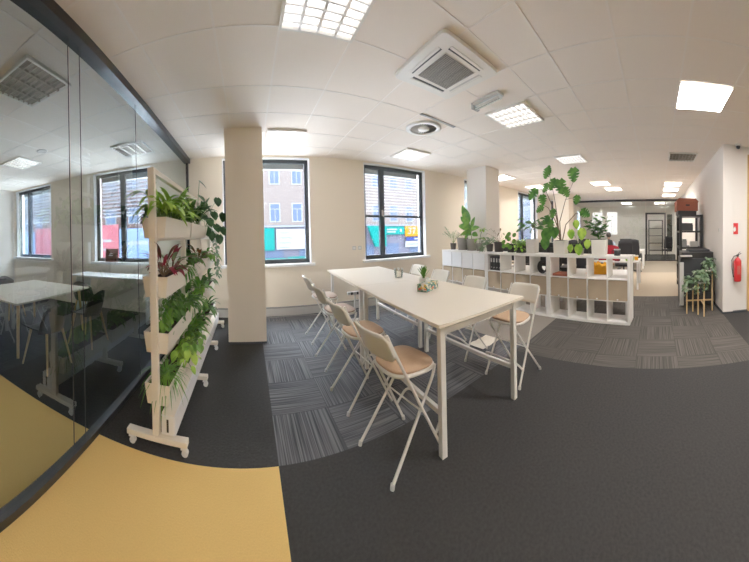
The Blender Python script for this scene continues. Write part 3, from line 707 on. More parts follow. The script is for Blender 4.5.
def trough(label, loc):
    r = empty('planter_trough', loc, 0, label, 'planter', 'cream planter troughs in the rack')
    l, wt, wb, h_ = .845, .20, .165, .155
    def ring(w_, ll, z): return [(-w_/2, (l-ll)/2, z), (w_/2, (l-ll)/2, z), (w_/2, (l+ll)/2, z), (-w_/2, (l+ll)/2, z)]
    vs = ring(wb, l-.02, 0)+ring(wt, l, h_)+ring(wt-.012, l-.012, h_)+ring(wt-.03, l-.03, h_-.03)
    q = MB(); q.add(vs, [(0, 3, 2, 1)]+[(4*k+i, 4*k+(i+1) % 4, 4*(k+1)+(i+1) % 4, 4*(k+1)+i) for k in range(3) for i in range(4)]); q.build('trough_body', 'rack', r)
    q = MB(); q.add(ring(wt-.025, l-.025, h_-.025), [(0, 1, 2, 3)]); q.build('soil', 'soil', r)
    return r
rows = [1.55, 1.105, .69, .305]; rown = ['top', 'second', 'third', 'lowest']; bay = ['near', 'middle', 'far']
T0 = None
for ri, z in enumerate(rows):
    for bi in range(3):
        lb = 'cream planter trough, %s row, %s bay of the rack' % (rown[ri], bay[bi]); loc = (RX-.0, 1.8225+.89*bi, z)
        if T0 is None: T0 = trough(lb, loc)
        else: dup(T0, loc, 0, lb)
def in_trough(bi, ri, dy, dx=0): return (RX+dx, 1.82+.89*bi+dy, rows[ri]+.135)
def lances(n, L_, W_, dr=1.3, up=.9, st=.5, sp=1.0, shape='lance'): return lambda lf, s: rosette(lf, s, (0, 0, 0), n, L_, W_, shape, up, sp, dr, st)
def P_(name, lb, bi, ri, dy, fn, lm, dx=0, sm='stemg'):
    r = plant(name, lb, in_trough(bi, ri, dy, dx), fn, lm, sm, 'plants in the planter rack')
    k = .85 if 'reaching' in lb else 1.0 if 'hanging' in lb or 'round-leaved' in lb or 'grassy' in lb else (1.5 if ri == 0 else 1.12)
    for o in kids(r): o.data.transform(Matrix.Diagonal((k*.82, k, k, 1)))
    return r
P_('peace_lily', 'bright green arching leafy plant at the near end of the top trough', 0, 0, .12, lances(34, .17, .042, 1.9), 'l_bright', .02)
P_('peace_lily', 'bushy mid green plant second in the top near trough', 0, 0, .38, lances(34, .17, .05, 1.4), 'l_bright', .03)
P_('peace_lily', 'upright green plant at the far end of the top near trough', 0, 0, .66, lances(34, .20, .05, 1.3), 'l_bright', .0)
def tallvine(lf, s):
    rosette(lf, s, (0, 0, 0), 16, .14, .07, 'heart', .9, 1, 1.0, .8)
    for a, b, c in ((.05, -.06, .38), (-.08, .05, .30), (.12, .1, .26)):
        s.tube([(0, 0, 0), (a*.5, b*.5, c*.6), (a, b, c)], .003, 4)
        for t in (.45, .7, 1.0):
            leaf(lf, (a*t, b*t, c*t), (rn(-.5, .8), rn(-.6, .3), -.5), (0, 0, 1), .10, .085, 'heart', .3, .15)
P_('climbing_plant', 'dark climbing plant reaching the top rail at the near post', 0, 0, .03, lambda lf, s: (vine(lf, s, (-.06, 0, 0), [(-.05, -.02, .1), (-.02, 0, .26), (.05, .04, .38)], 9, .07), rosette(lf, s, (-.08, .02, 0), 10, .1, .05, 'lance', .4, 1.2, 1.4, .4)), 'l_mid')
P_('climbing_plant', 'green leafy plant in the middle trough of the top row', 1, 0, .2, lances(30, .16, .06, 1.3), 'l_mid', .02)
P_('climbing_plant', 'tall heart-leaved plant at the middle of the top row', 1, 0, .6, tallvine, 'l_dark', .03)
P_('climbing_plant', 'big round-leaved climbing plant at the far end of the top row', 2, 0, .2, lambda lf, s: [(s.tube([(0, 0, 0), (a*.6, b*.6, c*.7), (a, b, c)], .003, 4), leaf(lf, (a, b, c), (rn(-.2, .6), -.5, -.7), (.3, -.6, .6), .17, .15, 'heart', .2, .1)) for a, b, c in ((.0, -.1, .38), (.24, 0, .44), (.16, .0, .24), (.34, .05, .22), (.18, .1, .06), (.26, 0, -.1), (.3, .1, .02), (.1, -.1, .14), (.05, -.05, .02), (.12, 0, -.05))], 'l_dark', .05)
P_('trailing_vine', 'trailing vine hanging from the far end of the rack', 2, 0, .45, lambda lf, s: [vine(lf, s, (.1, 0, 0), [(.08, 0, -.1), (.10, 0, -.4), (.09+.02*k, .03*k, -.75)], 16, .07) for k in range(3)], 'l_silver', .02)
# second row : stromanthe
def strom(lf, s):
    for i in range(22):
        a = rn(0, 2*PI); e = rn(.4, 1.3); d = Vector((math.cos(a)*e, math.sin(a)*e, rn(.5, 1.3))).normalized(); sl = rn(.05, .15)
        s.tube([(0, 0, 0), d*sl*.6, d*sl], .003, 4, caps=False); leaf(lf, d*sl, d+Vector((0, 0, -.2)), (0, 0, 1), rn(.13, .22), rn(.035, .05), 'lance', 1.0, .3)
P_('prayer_plant', 'dark red and green stromanthe at the near end of the second row', 0, 1, .14, strom, 'l_red', .02, 'stem')
P_('prayer_plant', 'pale striped leaved plant behind the red one in the second row', 0, 1, .33, strom, 'l_stripe', .03, 'stem')
P_('fern', 'bright fern arching out of the second row near bay', 0, 1, .72, lances(60, .22, .022, 2.2, .7, .1, 1.3, 'grass'), 'l_green', .04)
P_('leafy_plant', 'leafy plant in the middle bay of the second row', 1, 1, .2, lances(40, .17, .05, 1.6), 'l_mid', .03)
P_('leafy_plant', 'reddish leaved plant in the middle bay of the second row', 1, 1, .6, strom, leaf_mat('leaf_copper', (0.30, 0.07, 0.03), (0.10, 0.16, 0.03)), .04, 'stem')
P_('leafy_plant', 'dense green plant in the far bay of the second row', 2, 1, .3, lances(40, .18, .07, 1.6, .7, .5, 1.2), 'l_green', .04)
# third row
P_('leafy_plant', 'small leaved bushy plant at the near end of the third row', 0, 2, .14, lambda lf, s: [vine(lf, s, (rn(-.04, .04), rn(-.06, .06), 0), [(rn(-.03, .05), rn(-.04, .04), rn(.06, .1)), (rn(-.08, .1), rn(-.08, .08), rn(.1, .22))], 9, .05, 'lance') for k in range(12)], 'l_green', .02)
P_('leafy_plant', 'second bushy plant in the near trough of the third row', 0, 2, .42, lambda lf, s: [vine(lf, s, (rn(-.04, .04), rn(-.06, .06), 0), [(rn(-.03, .05), rn(-.04, .04), rn(.06, .1)), (rn(-.08, .1), rn(-.08, .08), rn(.1, .24))], 9, .06, 'lance') for k in range(12)], 'l_mid', .02)
P_('leafy_plant', 'dark leafy plant at the far end of the near third row trough', 0, 2, .72, lances(40, .2, .06, 1.6), 'l_mid', .03)
P_('fern', 'fern with long arching fronds in the middle bay of the third row', 1, 2, .2, lances(60, .27, .022, 2.0, .8, .1, 1.3, 'grass'), 'l_green', .05)
P_('leafy_plant', 'broad leaved plant in the middle bay of the third row', 1, 2, .62, lances(30, .2, .07, 1.4), 'l_green', .04)
P_('leafy_plant', 'leafy plant in the far bay of the third row', 2, 2, .3, lances(30, .2, .06, 1.6), 'l_mid', .04)
# lowest row
P_('grassy_plant', 'tuft of long arching grassy leaves at the near end of the lowest row', 0, 3, .17, lances(110, .30, .012, 2.4, 1.1, .05, 1.1, 'grass'), 'l_green', .02)
P_('trailing_vine', 'light green pothos spilling over the lowest near trough', 0, 3, .48, lambda lf, s: [vine(lf, s, (.03, rn(-.1, .1), 0), [(rn(-.02, .08), rn(-.1, .1), rn(.05, .16)), (rn(.04, .16), rn(-.1, .1), rn(-.02, .2))], 8, .075) for k in range(11)], 'l_bright', .03)
P_('trailing_vine', 'green pothos at the far end of the lowest near trough', 0, 3, .75, lambda lf, s: [vine(lf, s, (.03, rn(-.1, .1), 0), [(rn(-.02, .08), rn(-.1, .1), rn(.05, .16)), (rn(.04, .2), rn(-.1, .1), rn(-.02, .22))], 8, .075) for k in range(10)], 'l_green', .03)
P_('leafy_plant', 'leafy plant in the middle bay of the lowest row', 1, 3, .2, lances(36, .2, .06, 1.5), 'l_green', .03)
P_('leafy_plant', 'small leaved plant in the middle bay of the lowest row', 1, 3, .6, lances(36, .18, .05, 1.5), 'l_mid', .03)
P_('leafy_plant', 'leafy plant in the far bay of the lowest row', 2, 3, .3, lances(30, .2, .06, 1.5), 'l_mid', .03)

# ------------------------------------------------------------------ plants on the shelving
def pot_round(r_, h_, m, taper=.8, rim=True):
    def f(root):
        q = MB(); q.lathe([(.0001, -h_+.004), (r_*taper, -h_+.003), (r_, -.01), (r_*1.03, .012), (r_*.93, .012), (r_*.9, -.012)], 24); q.build('pot', m, root)
        q = MB(); q.lathe([(.0001, -.008), (r_*.91, -.010)], 24); q.build('soil', 'soil', root)
    return f
def pot_square(w_, h_, m, taper=.08):
    def f(root):
        q = MB(); q.rbox(-w_/2, w_/2, -w_/2, w_/2, -h_+.003, .01, .012, 2, taper); q.build('pot', m, root, .003)
        q = MB(); q.box(-w_/2+.012, w_/2-.012, -w_/2+.012, w_/2-.012, .008, .013); q.build('soil', 'soil', root)
    return f
TZ = 1.1206
def sh(y, dx=0): return 4.193+.195+math.tan(SR)*(y-.43)+dx
def SP(name, lb, y, h_, fn, lm, pot, dx=0, sm='stemg'): return plant(name, lb, (sh(y, dx), y, TZ+h_), fn, lm, sm, 'potted plants on the shelving units', pot)
def palm(lf, s):
    for i in range(11):
        a = rn(0, 2*PI); e = rn(.3, 1.0); d = Vector((math.cos(a)*e*.7, math.sin(a)*e, 1.1)).normalized(); L_ = rn(.25, .4)
        pts = [Vector((0, 0, 0)), d*L_*.5, d*L_+Vector((0, 0, -.03)), d*L_*1.3+Vector((d.x*.15, d.y*.15, -.1))]; s.tube(pts, .003, 4)
        for t in range(6):
            p = pts[1].lerp(pts[3], t/5); 
            for sgn in (-1, 1):
                sd = Vector((-d.y, d.x, 0))*sgn; leaf(lf, p, sd*.8+d*.6+Vector((0, 0, -.1)), (0, 0, 1), .11, .016, 'grass', .9, .1, 4)
SP('potted_palm', 'small reed palm in a dark pot at the window end of the shelves', 4.62, .15, palm, 'l_mid', pot_round(.075, .15, 'potdark', .8))
# ribbed grey pot with own plant
def grey_pot(root):
    q = MB(); pf = [(.0001, -.296)]; 
    for i in range(15): z = -.295+.295*i/14; pf += [(.105+.035*i/14+(.004 if i % 2 else 0), z)]
    pf += [(.13, 0), (.125, -.02)]; q.lathe(pf, 28); q.build('pot', 'potgrey', root); q = MB(); q.lathe([(.0001, -.02), (.128, -.02)], 24); q.build('soil', 'soil', root)
SP('potted_plant', 'large ribbed grey pot with a few thin twigs on the shelves', 4.28, .30, lambda lf, s: (s.tube([(0, 0, 0), (.02, .1, .1), (.0, .18, .14)], .004, 5), leaf(lf, (0, .1, .1), (0, .5, .2), (0, 0, 1), .1, .02)), 'l_mid', grey_pot, 0, 'stem')
def fiddle(lf, s):
    s.tube([(0, 0, 0), (0, .02, .2), (0, .08, .42)], .009, 6)
    for (y_, z_, ly, lz, L_) in ((.08, .40, .15, 1, .36), (.06, .36, .9, .8, .26), (.05, .30, .9, .25, .25), (.03, .26, -.3, .8, .24), (.03, .22, -.9, .3, .24), (.02, .18, .9, -.1, .24), (.0, .14, -.7, -.1, .2), (.05, .2, .3, -.6, .2), (.0, .25, .6, .2, .3), (0, .15, -.2, .2, .25), (.02, .1, .5, .3, .2)):
        leaf(lf, (rn(-.03, .03), y_, z_), (rn(-.5, .2), ly, lz), (-.8, 0, .5), L_*1.2, L_*.68, 'lance', .25, .15, 10)
SP('fiddle_leaf_plant', 'big-leaved fiddle leaf plant in a pale pot beside the ribbed pot', 3.97, .26, fiddle, 'l_green', pot_round(.12, .26, 'potgrey', .85))
SP('money_tree', 'small yellow-green leaf plant right of the fiddle leaf plant', 3.72, .16, lambda lf, s: (s.tube([(0, 0, 0), (0, -.03, .2), (0, -.1, .34)], .006, 5), rosette(lf, s, (0, -.1, .3), 12, .12, .06, 'lance', .5, 1.2, 1.0, .3), rosette(lf, s, (0, -.02, .1), 10, .14, .06, 'lance', .3, 1.2, 1.0, .3)), 'l_bright', pot_round(.085, .16, 'potgrey', .8))
SP('trailing_ivy', 'silvery green trailing plant spilling over the shelf edge', 3.42, .15, lambda lf, s: (rosette(lf, s, (0, 0, 0), 30, .13, .06, 'heart', .8, 1.3, 1.3, .9), [vine(lf, s, (-.06, rn(-.08, .1), .02), [(-.08, .03, .03), (-.12, .05, -.08), (-.13, .06, -.18)], 6, .06) for k in range(4)]), 'l_silver', pot_round(.08, .15, 'potdark'))
SP('reddish_plant', 'wispy reddish plant in a black pot beside the trailing plant', 3.16, .20, lambda lf, s: [(s.tube([(0, 0, 0), (rn(-.05, .05), a*.5, c*.6), (rn(-.06, .02), a, c)], .003, 4), leaf(lf, (0, a, c), (-.2, a*2, -.2), (0, 0, 1), .08, .035, 'lance', .8)) for a, c in ((.28, .2), (.2, .3), (.1, .26), (-.05, .3), (-.12, .2), (.15, .14), (0, .2), (-.16, .1))], leaf_mat('leaf_olive', (0.16, 0.10, 0.04), (0.10, 0.20, 0.04)), pot_round(.105, .20, 'potdark', .9), 0, 'stem')
SP('pilea', 'round-leaved money plant with flat round leaves', 2.83, .16, lambda lf, s: [(s.tube([(0, 0, 0), (a*.4, b*.5, c*.7), (a, b, c)], .003, 4), leaf(lf, (a, b-.0, c+.04), (-.3, rn(-.3, .3), -.8), (-.9, 0, .3), .10, .10, 'round', .0, .05)) for a, b, c in ((0, .12, .16), (-.06, .16, .06), (0, .04, .22), (-.08, .0, .12), (-.1, .12, -.02), (0, -.08, .2), (-.08, -.1, .08), (-.1, .04, .0), (-.12, -.06, -.04), (.06, .1, .2))], 'l_green', pot_square(.14, .16, 'black'))
SP('bushy_plant', 'dense bushy green plant in a black square pot', 2.58, .15, lambda lf, s: (rosette(lf, s, (0, 0, 0), 60, .10, .055, 'heart', .6, 1.5, 1.2, 1.1), [vine(lf, s, (-.06, rn(-.1, .1), .02), [(-.07, 0, .0), (-.1, .0, -.1)], 4, .06) for k in range(6)]), 'l_bright', pot_square(.19, .15, 'black'))
def schef(lf, s):
    s.tube([(0, 0, 0), (.0, .02, .16), (0, 0, .26)], .010, 6)
    for i in range(26):
        a = 2*PI*i/26*3; e = rn(.4, 1); d = Vector((math.cos(a)*e*.8, math.sin(a)*e, rn(-.1, .6))).normalized(); L_ = rn(.08, .24); b = Vector((0, 0, .22+rn(-.04, .08)))
        s.tube([b, b+d*L_], .0025, 4, caps=False); leaf(lf, b+d*L_, d+Vector((-.3, 0, -.5)), (-.5, 0, .7), rn(.10, .14), rn(.08, .11), 'heart', .5, .15)
SP('umbrella_plant', 'stemmed round-crowned plant in a square white pot left of the monstera', 2.33, .26, schef, 'l_mid', pot_square(.20, .26, 'potwhite'), 0, 'stem')
def monst(lf, s):
    for pts in ([(0, 0, 0), (0, .02, .35), (0, -.1, .75), (0, -.28, 1.12)], [(0, .02, 0), (0, .06, .4), (0, .12, .8), (0, .22, 1.25)], [(.02, .0, 0), (0, .1, .5), (0, .3, .95), (0, .42, 1.0)], [(0, -.03, 0), (0, -.1, .3), (0, -.3, .5), (0, -.45, .45)], [(0, 0, .1), (0, .12, .4), (0, .25, .62), (0, .4, .7)], [(0, -.1, .75), (0, -.3, .8), (0, -.36, .75)]):
        s.tube(arc(pts[0], pts[1], pts[-1], 5) if len(pts) == 3 else [Vector(p_) for p_ in pts], [.012, .010, .006, .004][:len(pts)] if len(pts) == 4 else .004, 6)
    for (y_, z_, dy, dz, L_) in ((-.28, 1.28, -.1, -1, .30), (-.02, 1.10, -.2, -1, .32), (.06, 1.12, .5, -.9, .27), (.2, 1.33, .4, -.8, .24), (.22, 1.24, -.2, .8, .18), (.46, .98, .5, -.7, .30), (.36, .86, -.2, -.9, .24), (.22, 1.05, .5, -.8, .22), (-.1, .95, -.5, -.8, .24),
                                 (-.36, .80, .2, -1, .20), (-.42, .53, -.6, -.3, .24), (.12, .58, .1, -1, .20), (.22, .46, .5, -.8, .22), (.2, .38, -.1, -1, .26), (.34, .64, .8, -.5, .2)):
        leaf(lf, (-.05+rn(-.04, .04), y_, z_), (rn(-.3, 0), dy, dz), (-1, 0, .25), L_*.86, L_*.76, 'monstera', .15, .12, 20)
    for (y_, z_, dz, L_) in ((.06, .24, -1, .20), (.22, .22, -1, .26), (.25, .06, -1, .22)):
        leaf(lf, (-.14, y_, z_), (-.1, 0, dz), (-1, 0, .1), L_, L_*.85, 'heart', .05, .1, 10); s.tube([(0, 0, .02), (-.1, y_*.6, z_+.08), (-.14, y_, z_)], .004, 4)
SP('monstera', 'tall monstera with split leaves in a white pot at the centre of the shelves', 1.72, .24, monst, leaf_mat('leaf_monstera', (0.035, 0.15, 0.02), (0.10, 0.30, 0.04)), pot_square(.23, .24, 'potwhite'), 0, 'stem')
SP('heart_leaf_plant', 'plant with large yellow-green heart leaves hanging over the right shelving unit', 1.34, .1, lambda lf, s: [(s.tube([(0, 0, 0), (-.08, a*.5, c*.5+.05), (-.14, a, c)], .004, 4), leaf(lf, (-.14, a, c), (-.15, rn(-.2, .2), -1), (-1, 0, .2), L_*.85, L_*.7, 'heart', .05, .1, 10)) for a, c, L_ in ((.13, .34, .20), (-.08, .36, .24), (-.01, .08, .22), (-.18, .16, .18), (.14, .08, .16), (.03, .5, .18))], 'l_bright', pot_round(.07, .1, 'potgrey'))
def zz(lf, s):
    for i in range(15):
        a = 2*PI*i/15*2.6; e = rn(.1, 1); d = Vector((math.cos(a)*.55*e, math.sin(a)*.85*e+.18, 1)).normalized(); L_ = rn(.28, .50); top = d*L_+Vector((d.x, d.y, 0))*.06
        s.tube([(0, 0, 0), d*L_*.5, top], .004, 5)
        for k in range(7):
            p_ = d*L_*(.25+.75*k/7); b = rn(0, 2*PI); leaf(lf, p_, (math.cos(b)-.2, math.sin(b), rn(-.2, .8)), (-.5, 0, .8), rn(.08, .12), rn(.05, .07), 'lance', .3, .1, 5)
SP('zz_plant', 'upright glossy small-leaved plant in a square white pot at the right', .98, .26, zz, leaf_mat('leaf_glossy', (0.025, 0.10, 0.025), (0.08, 0.22, 0.05), .25), pot_square(.25, .26, 'potwhite'))
mg = empty('mug', (sh(.66, -.05), .66, TZ+.001), 0, 'black mug on the right end of the shelves', 'mug')
q = MB(); q.lathe([(.0001, 0), (.05, 0), (.055, .005), (.055, .11), (.049, .11), (.047, .01), (.0001, .008)], 24); q.build('mug_body', 'black', mg)
q = MB(); q.tube(fillet([(0, .052, .09), (0, .09, .085), (0, .088, .03), (0, .052, .025)], .02), .007, 6); q.build('handle', 'black', mg)
q = MB(); q.lathe([(.051, .1115), (.0556, .1115), (.0556, .095), (.051, .095)], 24); q.build('rim', 'lgrey', mg)

# ------------------------------------------------------------------ table items
gl = empty('drinking_glass', (1.93, 2.98, TH), 0, 'ribbed clear glass with pens at the middle of the tables', 'glass')
q = MB(); q.lathe([(.0001, 0), (.050, 0), (.066, .125), (.063, .125), (.048, .006), (.0001, .006)], 14, smooth=False); q.build('glass_body', 'clear', gl)
for k in range(6): a = 2*PI*k/6; q = MB(); q.box(math.cos(a)*.058-.012, math.cos(a)*.058+.012, math.sin(a)*.062-.004, math.sin(a)*.062+.004, .110, .130); q.build('rim_clip', 'white', gl)
def succ(lf, s):
    for i in range(34):
        a = 2.4*i; e = rn(.1, .7); leaf(lf, (0, 0, 0), (math.cos(a)*e, math.sin(a)*e, 1), (0, 0, 1), rn(.11, .17), .028, 'grass', .1, .5, 5)
plant('succulent', 'small spiky aloe in a white pot behind the tissue box', (1.88, 2.37, TH+.07), succ, 'l_green', 'stemg', None, pot_round(.056, .07, 'potwhite', .85))
tb = empty('tissue_box', (1.745, 2.13, TH), .42, 'tissue box with dark botanical print on the near table', 'tissue box')
q = MB(); q.box(-.13, .13, -.062, .062, 0, .08); q.build('carton', 'tissue', tb, .002)
q = MB()
vs = []; n = 10
for i in range(n+1):
    for j in range(5):
        u = i/n*2-1; v_ = j/4; vs.append((u*.07*(1-.3*v_), .012*math.sin(5*u+3*v_)+.01*(v_-.5), .072+v_*.055*(1-.5*abs(u)**2)+.006*math.sin(6*u)))
q.add(vs, [(i*5+j, (i+1)*5+j, (i+1)*5+j+1, i*5+j+1) for i in range(n) for j in range(4)], True); q.build('tissue', 'paper', tb)

# ------------------------------------------------------------------ small things by the window wall
for i, x in enumerate((2.18, 2.31)):
    r = empty('wall_socket', (x, WY, 1.26), 0, ['left of two flat wall sockets beside the divided window', 'right of two flat wall sockets beside the divided window'][i], 'socket')
    q = MB(); q.rbox(-.04, .04, -.010, 0, -.04, .04, .001, 1); q.build('plate', 'lgrey', r); q = MB(); q.box(-.025, .025, -.013, -.010, -.025, .025); q.build('insert', 'white', r)
r = empty('power_strip', (1.86, 4.36, .46), -.07, 'small socket block with black plugs under the far table', 'power strip')
q = MB(); q.rbox(-.14, .14, -.03, .03, 0, .05, .01, 2); q.box(-.012, .012, -.012, .012, -.46, 0); q.box(-.1, .1, -.05, .05, -.46, -.45); q.build('socket_block', 'lgrey', r)
for x in (-.07, .05): q = MB(); q.rbox(x-.02, x+.02, -.05, -.03, .005, .05, .004, 2); q.build('plug', 'black', r)
q = MB(); q.tube([(-.2, 5.0, .02), (.3, 4.92, .012), (.9, 4.97, .012), (1.5, 4.85, .012), (1.9, 4.75, .012), (2.2, 4.9, .012)], .007, 6); tag(q.build('floor_cable', 'grey'), 'grey cable lying along the window wall skirting', 'cable')
q = MB(); n = 16; vs = []
for i in range(n+1):
    for j in range(9):
        u, v_ = i/n*2-1, j/8*2-1; vs.append((2.85+u*.20, 2.25+v_*.13, .012+.035*abs(math.sin(5*u+2*v_))*(1-u*u)*(1-v_*v_)+.01*math.sin(9*u)*math.cos(7*v_)**2*(1-u*u)))
q.add(vs, [(i*9+j, (i+1)*9+j, (i+1)*9+j+1, i*9+j+1) for i in range(n) for j in range(8)], True); tag(q.build('crumpled_cloth', 'rack'), 'crumpled cream cloth lying on the floor under the table', 'cloth')

# ------------------------------------------------------------------ right side : rack, copier, stand, extinguisher
rk = empty('storage_rack', (7.05, -.90, 0), 0, 'tall black open storage rack along the right wall', 'rack')
for x in (-.42, .42):
    for y in (-.27, .27): q = MB(); q.box(x-.035, x+.035, y-.035, y+.035, 0, 1.95); q.build('post', 'black', rk)
for z in (.15, .62, 1.08, 1.50, 1.91): q = MB(); q.box(-.45, .45, -.30, .30, z-.01, z+.035); q.build('shelf', 'black', rk)
bxx = empty('storage_box', (6.95, -.80, 1.951), .05, 'rust red cardboard box with lid on top of the black rack', 'box')
q = MB(); q.box(-.26, .26, -.24, .24, 0, .10); q.build('tray', 'black', bxx); q = MB(); q.box(-.30, .30, -.27, .27, .10, .33); q.build('body', 'rust', bxx)
q = MB(); q.add([(-.32, -.29, .33), (.32, -.29, .33), (.32, .29, .33), (-.32, .29, .33), (-.26, -.22, .42), (.26, -.22, .42), (.26, .22, .42), (-.26, .22, .42)], [(0, 3, 2, 1), (4, 5, 6, 7), (0, 1, 5, 4), (1, 2, 6, 5), (2, 3, 7, 6), (3, 0, 4, 7)]); q.build('lid', 'rust', bxx)
q = MB(); q.box(-.303, -.299, -.05, .05, .22, .26); q.build('grip_hole', 'black', bxx)
items = [('radio', 'dark grey device on the upper shelf of the black rack', 1.536, -.80, .34, .20, .20, 'copier'), ('storage_tin', 'grey tin on the second shelf of the black rack', 1.116, -.75, .12, .10, .2, 'grey'), ('paper_box', 'pale box on the second shelf of the black rack', 1.116, -1.0, .22, .16, .14, 'lgrey'), ('storage_case', 'dark case on the third shelf of the black rack', .656, -.85, .3, .3, .25, 'copier')]
for nm, lb, z, y, w_, d_, h_, m in items:
    r = empty(nm, (6.85, y, z), 0, lb, nm.split('_')[-1])
    q = MB(); q.rbox(-d_/2, d_/2, -w_/2, w_/2, .001, h_*.8, .015, 3); q.build('body', m, r, .004); q = MB(); q.rbox(-d_/2+.01, d_/2-.01, -w_/2+.01, w_/2-.01, h_*.8, h_, .015, 3); q.build('top', m, r, .004)
cp = empty('photocopier', (5.52, -.82, 0), 0, 'large charcoal photocopier beside the right wall corner', 'photocopier')
q = MB(); q.rbox(-.30, .32, -.37, .33, .03, .98, .04, 3); q.build('body', 'copier', cp, .01)
q = MB(); q.rbox(-.28, .32, -.37, .30, .98, 1.10, .05, 3); q.build('scanner_unit', 'black', cp, .01)
q = MB(); q.rbox(-.22, .30, -.30, .15, 1.10, 1.15, .03, 3); q.build('lid', 'copier', cp, .008)
q = MB(); q.box(-.31, -.28, .26, .345, .03, .90); q.build('side_panel', 'lgrey', cp, .006)
q = MB(); q.box(-.40, -.26, .10, .33, 1.0, 1.025, Matrix.Translation((0, 0, .02)) @ Matrix.Rotation(-.0, 4, 'Y')); q.build('control_panel', 'lgrey', cp, .004)
for k in range(3): q = MB(); q.box(-.312, -.298, -.30, .22, .10+.2*k, .27+.2*k); dd = q.build('paper_drawer', 'copier', cp, .004); q = MB(); q.box(-.318, -.312, -.08, .02, .22+.2*k, .24+.2*k); q.build('drawer_grip', 'black', dd)
for x in (-.24, .26):
    for y in (-.3, .26): q = MB(); q.sphere((x, y, .025), .024, 10, 6); q.build('castor', 'black', cp)
# plant stand
def stand_tier(root, c, h_, R_, legs):
    q = MB(); q.lathe([(.0001, h_-.012), (R_, h_-.012), (R_, h_+.006), (.0001, h_+.006)], 24, (c[0], c[1], 0)); q.build('round_shelf', 'white', root)
ps = empty('plant_stand', (4.70, -.80, 0), 0, 'three-tier bamboo plant stand in front of the copier', 'plant stand')
tiers = [((.14, .16), .46), ((-.06, -.02), .60), ((.20, -.20), .78)]
for c, h_ in tiers: stand_tier(ps, c, h_, .085, 0)
for x, y, h_ in ((.08, .23, .46), (.20, .10, .46), (-.12, -.06, .60), (.0, .03, .60), (.20, -.28, .78), (.26, -.13, .78)):
    q = MB(); q.box(x-.011, x+.011, y-.011, y+.011, 0, h_-.005); q.build('leg', 'bamboo', ps)
q = MB(); q.box(.192, .208, -.28, .23, .20, .225); q.box(-.12, .208, -.068, -.052, .20, .225); q.build('cross_rail', 'bamboo', ps)
for i, ((c, h_), lb) in enumerate(zip(tiers, ('trailing ivy on the lowest tier of the plant stand', 'trailing ivy on the middle tier of the plant stand', 'trailing ivy on the top tier of the plant stand'))):
    def ivy(lf, s, i=i):
        rosette(lf, s, (0, 0, .01), 40, .10, .055, 'heart', .8, 1.4, 1.2, 1.0)
        for k in range(8): a = rn(0, 2*PI); vine(lf, s, (0, 0, .02), [(.07*math.cos(a), .07*math.sin(a), .05), (.12*math.cos(a), .12*math.sin(a), -.04), (.13*math.cos(a), .13*math.sin(a), -.12-rn(0, .16))], 10, .065)
    plant('ivy', lb, (4.70+c[0], -.80+c[1], h_+.006+.085), ivy, 'l_silver', 'stemg', 'ivy plants on the plant stand', pot_round(.05, .085, 'grey', .8))
ex = empty('fire_extinguisher', (4.60, -1.50, .60), 0, 'red fire extinguisher hanging on the white wall by the oak door', 'fire extinguisher')
q = MB(); q.lathe([(.0001, 0), (.06, 0), (.068, .012), (.07, .03), (.07, .36), (.062, .40), (.035, .43), (.02, .44), (.02, .46), (.0001, .46)], 28); q.build('cylinder', 'red', ex)
q = MB(); q.box(-.015, .015, -.02, .02, .46, .50); q.tube([(0, 0, .49), (0, -.07, .52)], .007, 6); q.tube([(0, .0, .50), (0, -.05, .55)], .006, 6); q.build('valve', 'black', ex)
q = MB(); q.tube([(0, .015, .48), (0, .07, .47), (0, .115, .40), (0, .11, .25), (0, .08, .08)], .010, 8); q.build('hose', 'black', ex)
q = MB()
for k in range(9):
    a0, a1 = PI-.45+.1*k, PI-.45+.1*(k+1); q.add([(.0712*math.cos(a0), .0712*math.sin(a0), .14), (.0712*math.cos(a1), .0712*math.sin(a1), .14), (.0712*math.cos(a1), .0712*math.sin(a1), .30), (.0712*math.cos(a0), .0712*math.sin(a0), .30)], [(0, 1, 2, 3)], True)
q.build('instruction_label', mat('faded_label', (.62, .12, .10), .5), ex)
q = MB(); q.box(.04, .10, -.03, .03, .30, .34); q.build('bracket', 'black', ex)
sg = empty('fire_sign', (4.694, -1.42, 1.58), 0, 'red fire extinguisher pictogram sign on the wall', 'sign')
q = MB(); q.box(-.004, .005, -.115, .115, -.105, .105); q.build('plate', 'red', sg)
q = MB(); q.box(-.006, -.004, .015, .06, -.06, .03); q.box(-.006, -.004, .03, .045, .03, .05); q.box(-.006, -.004, .0, .03, .045, .055); q.box(-.006, -.004, -.003, .006, -.0, .05)
q.add([(-.006, y_, z_) for y_, z_ in ((-.03, -.06), (-.065, -.045), (-.07, .0), (-.05, .05), (-.045, .015), (-.03, .035), (-.018, -.02))], [(0, 1, 2, 3, 4, 5, 6)]); q.build('pictogram', 'paper', sg)
ls = empty('light_switch', (4.95, -1.23, 1.55), 0, 'small light switch on the right wall before the corner', 'switch')
q = MB(); q.box(-.04, .04, 0, .012, -.04, .04); q.build('plate', 'white', ls); q = MB(); q.box(-.02, .02, .012, .018, -.03, .03); q.build('rocker', 'lgrey', ls)

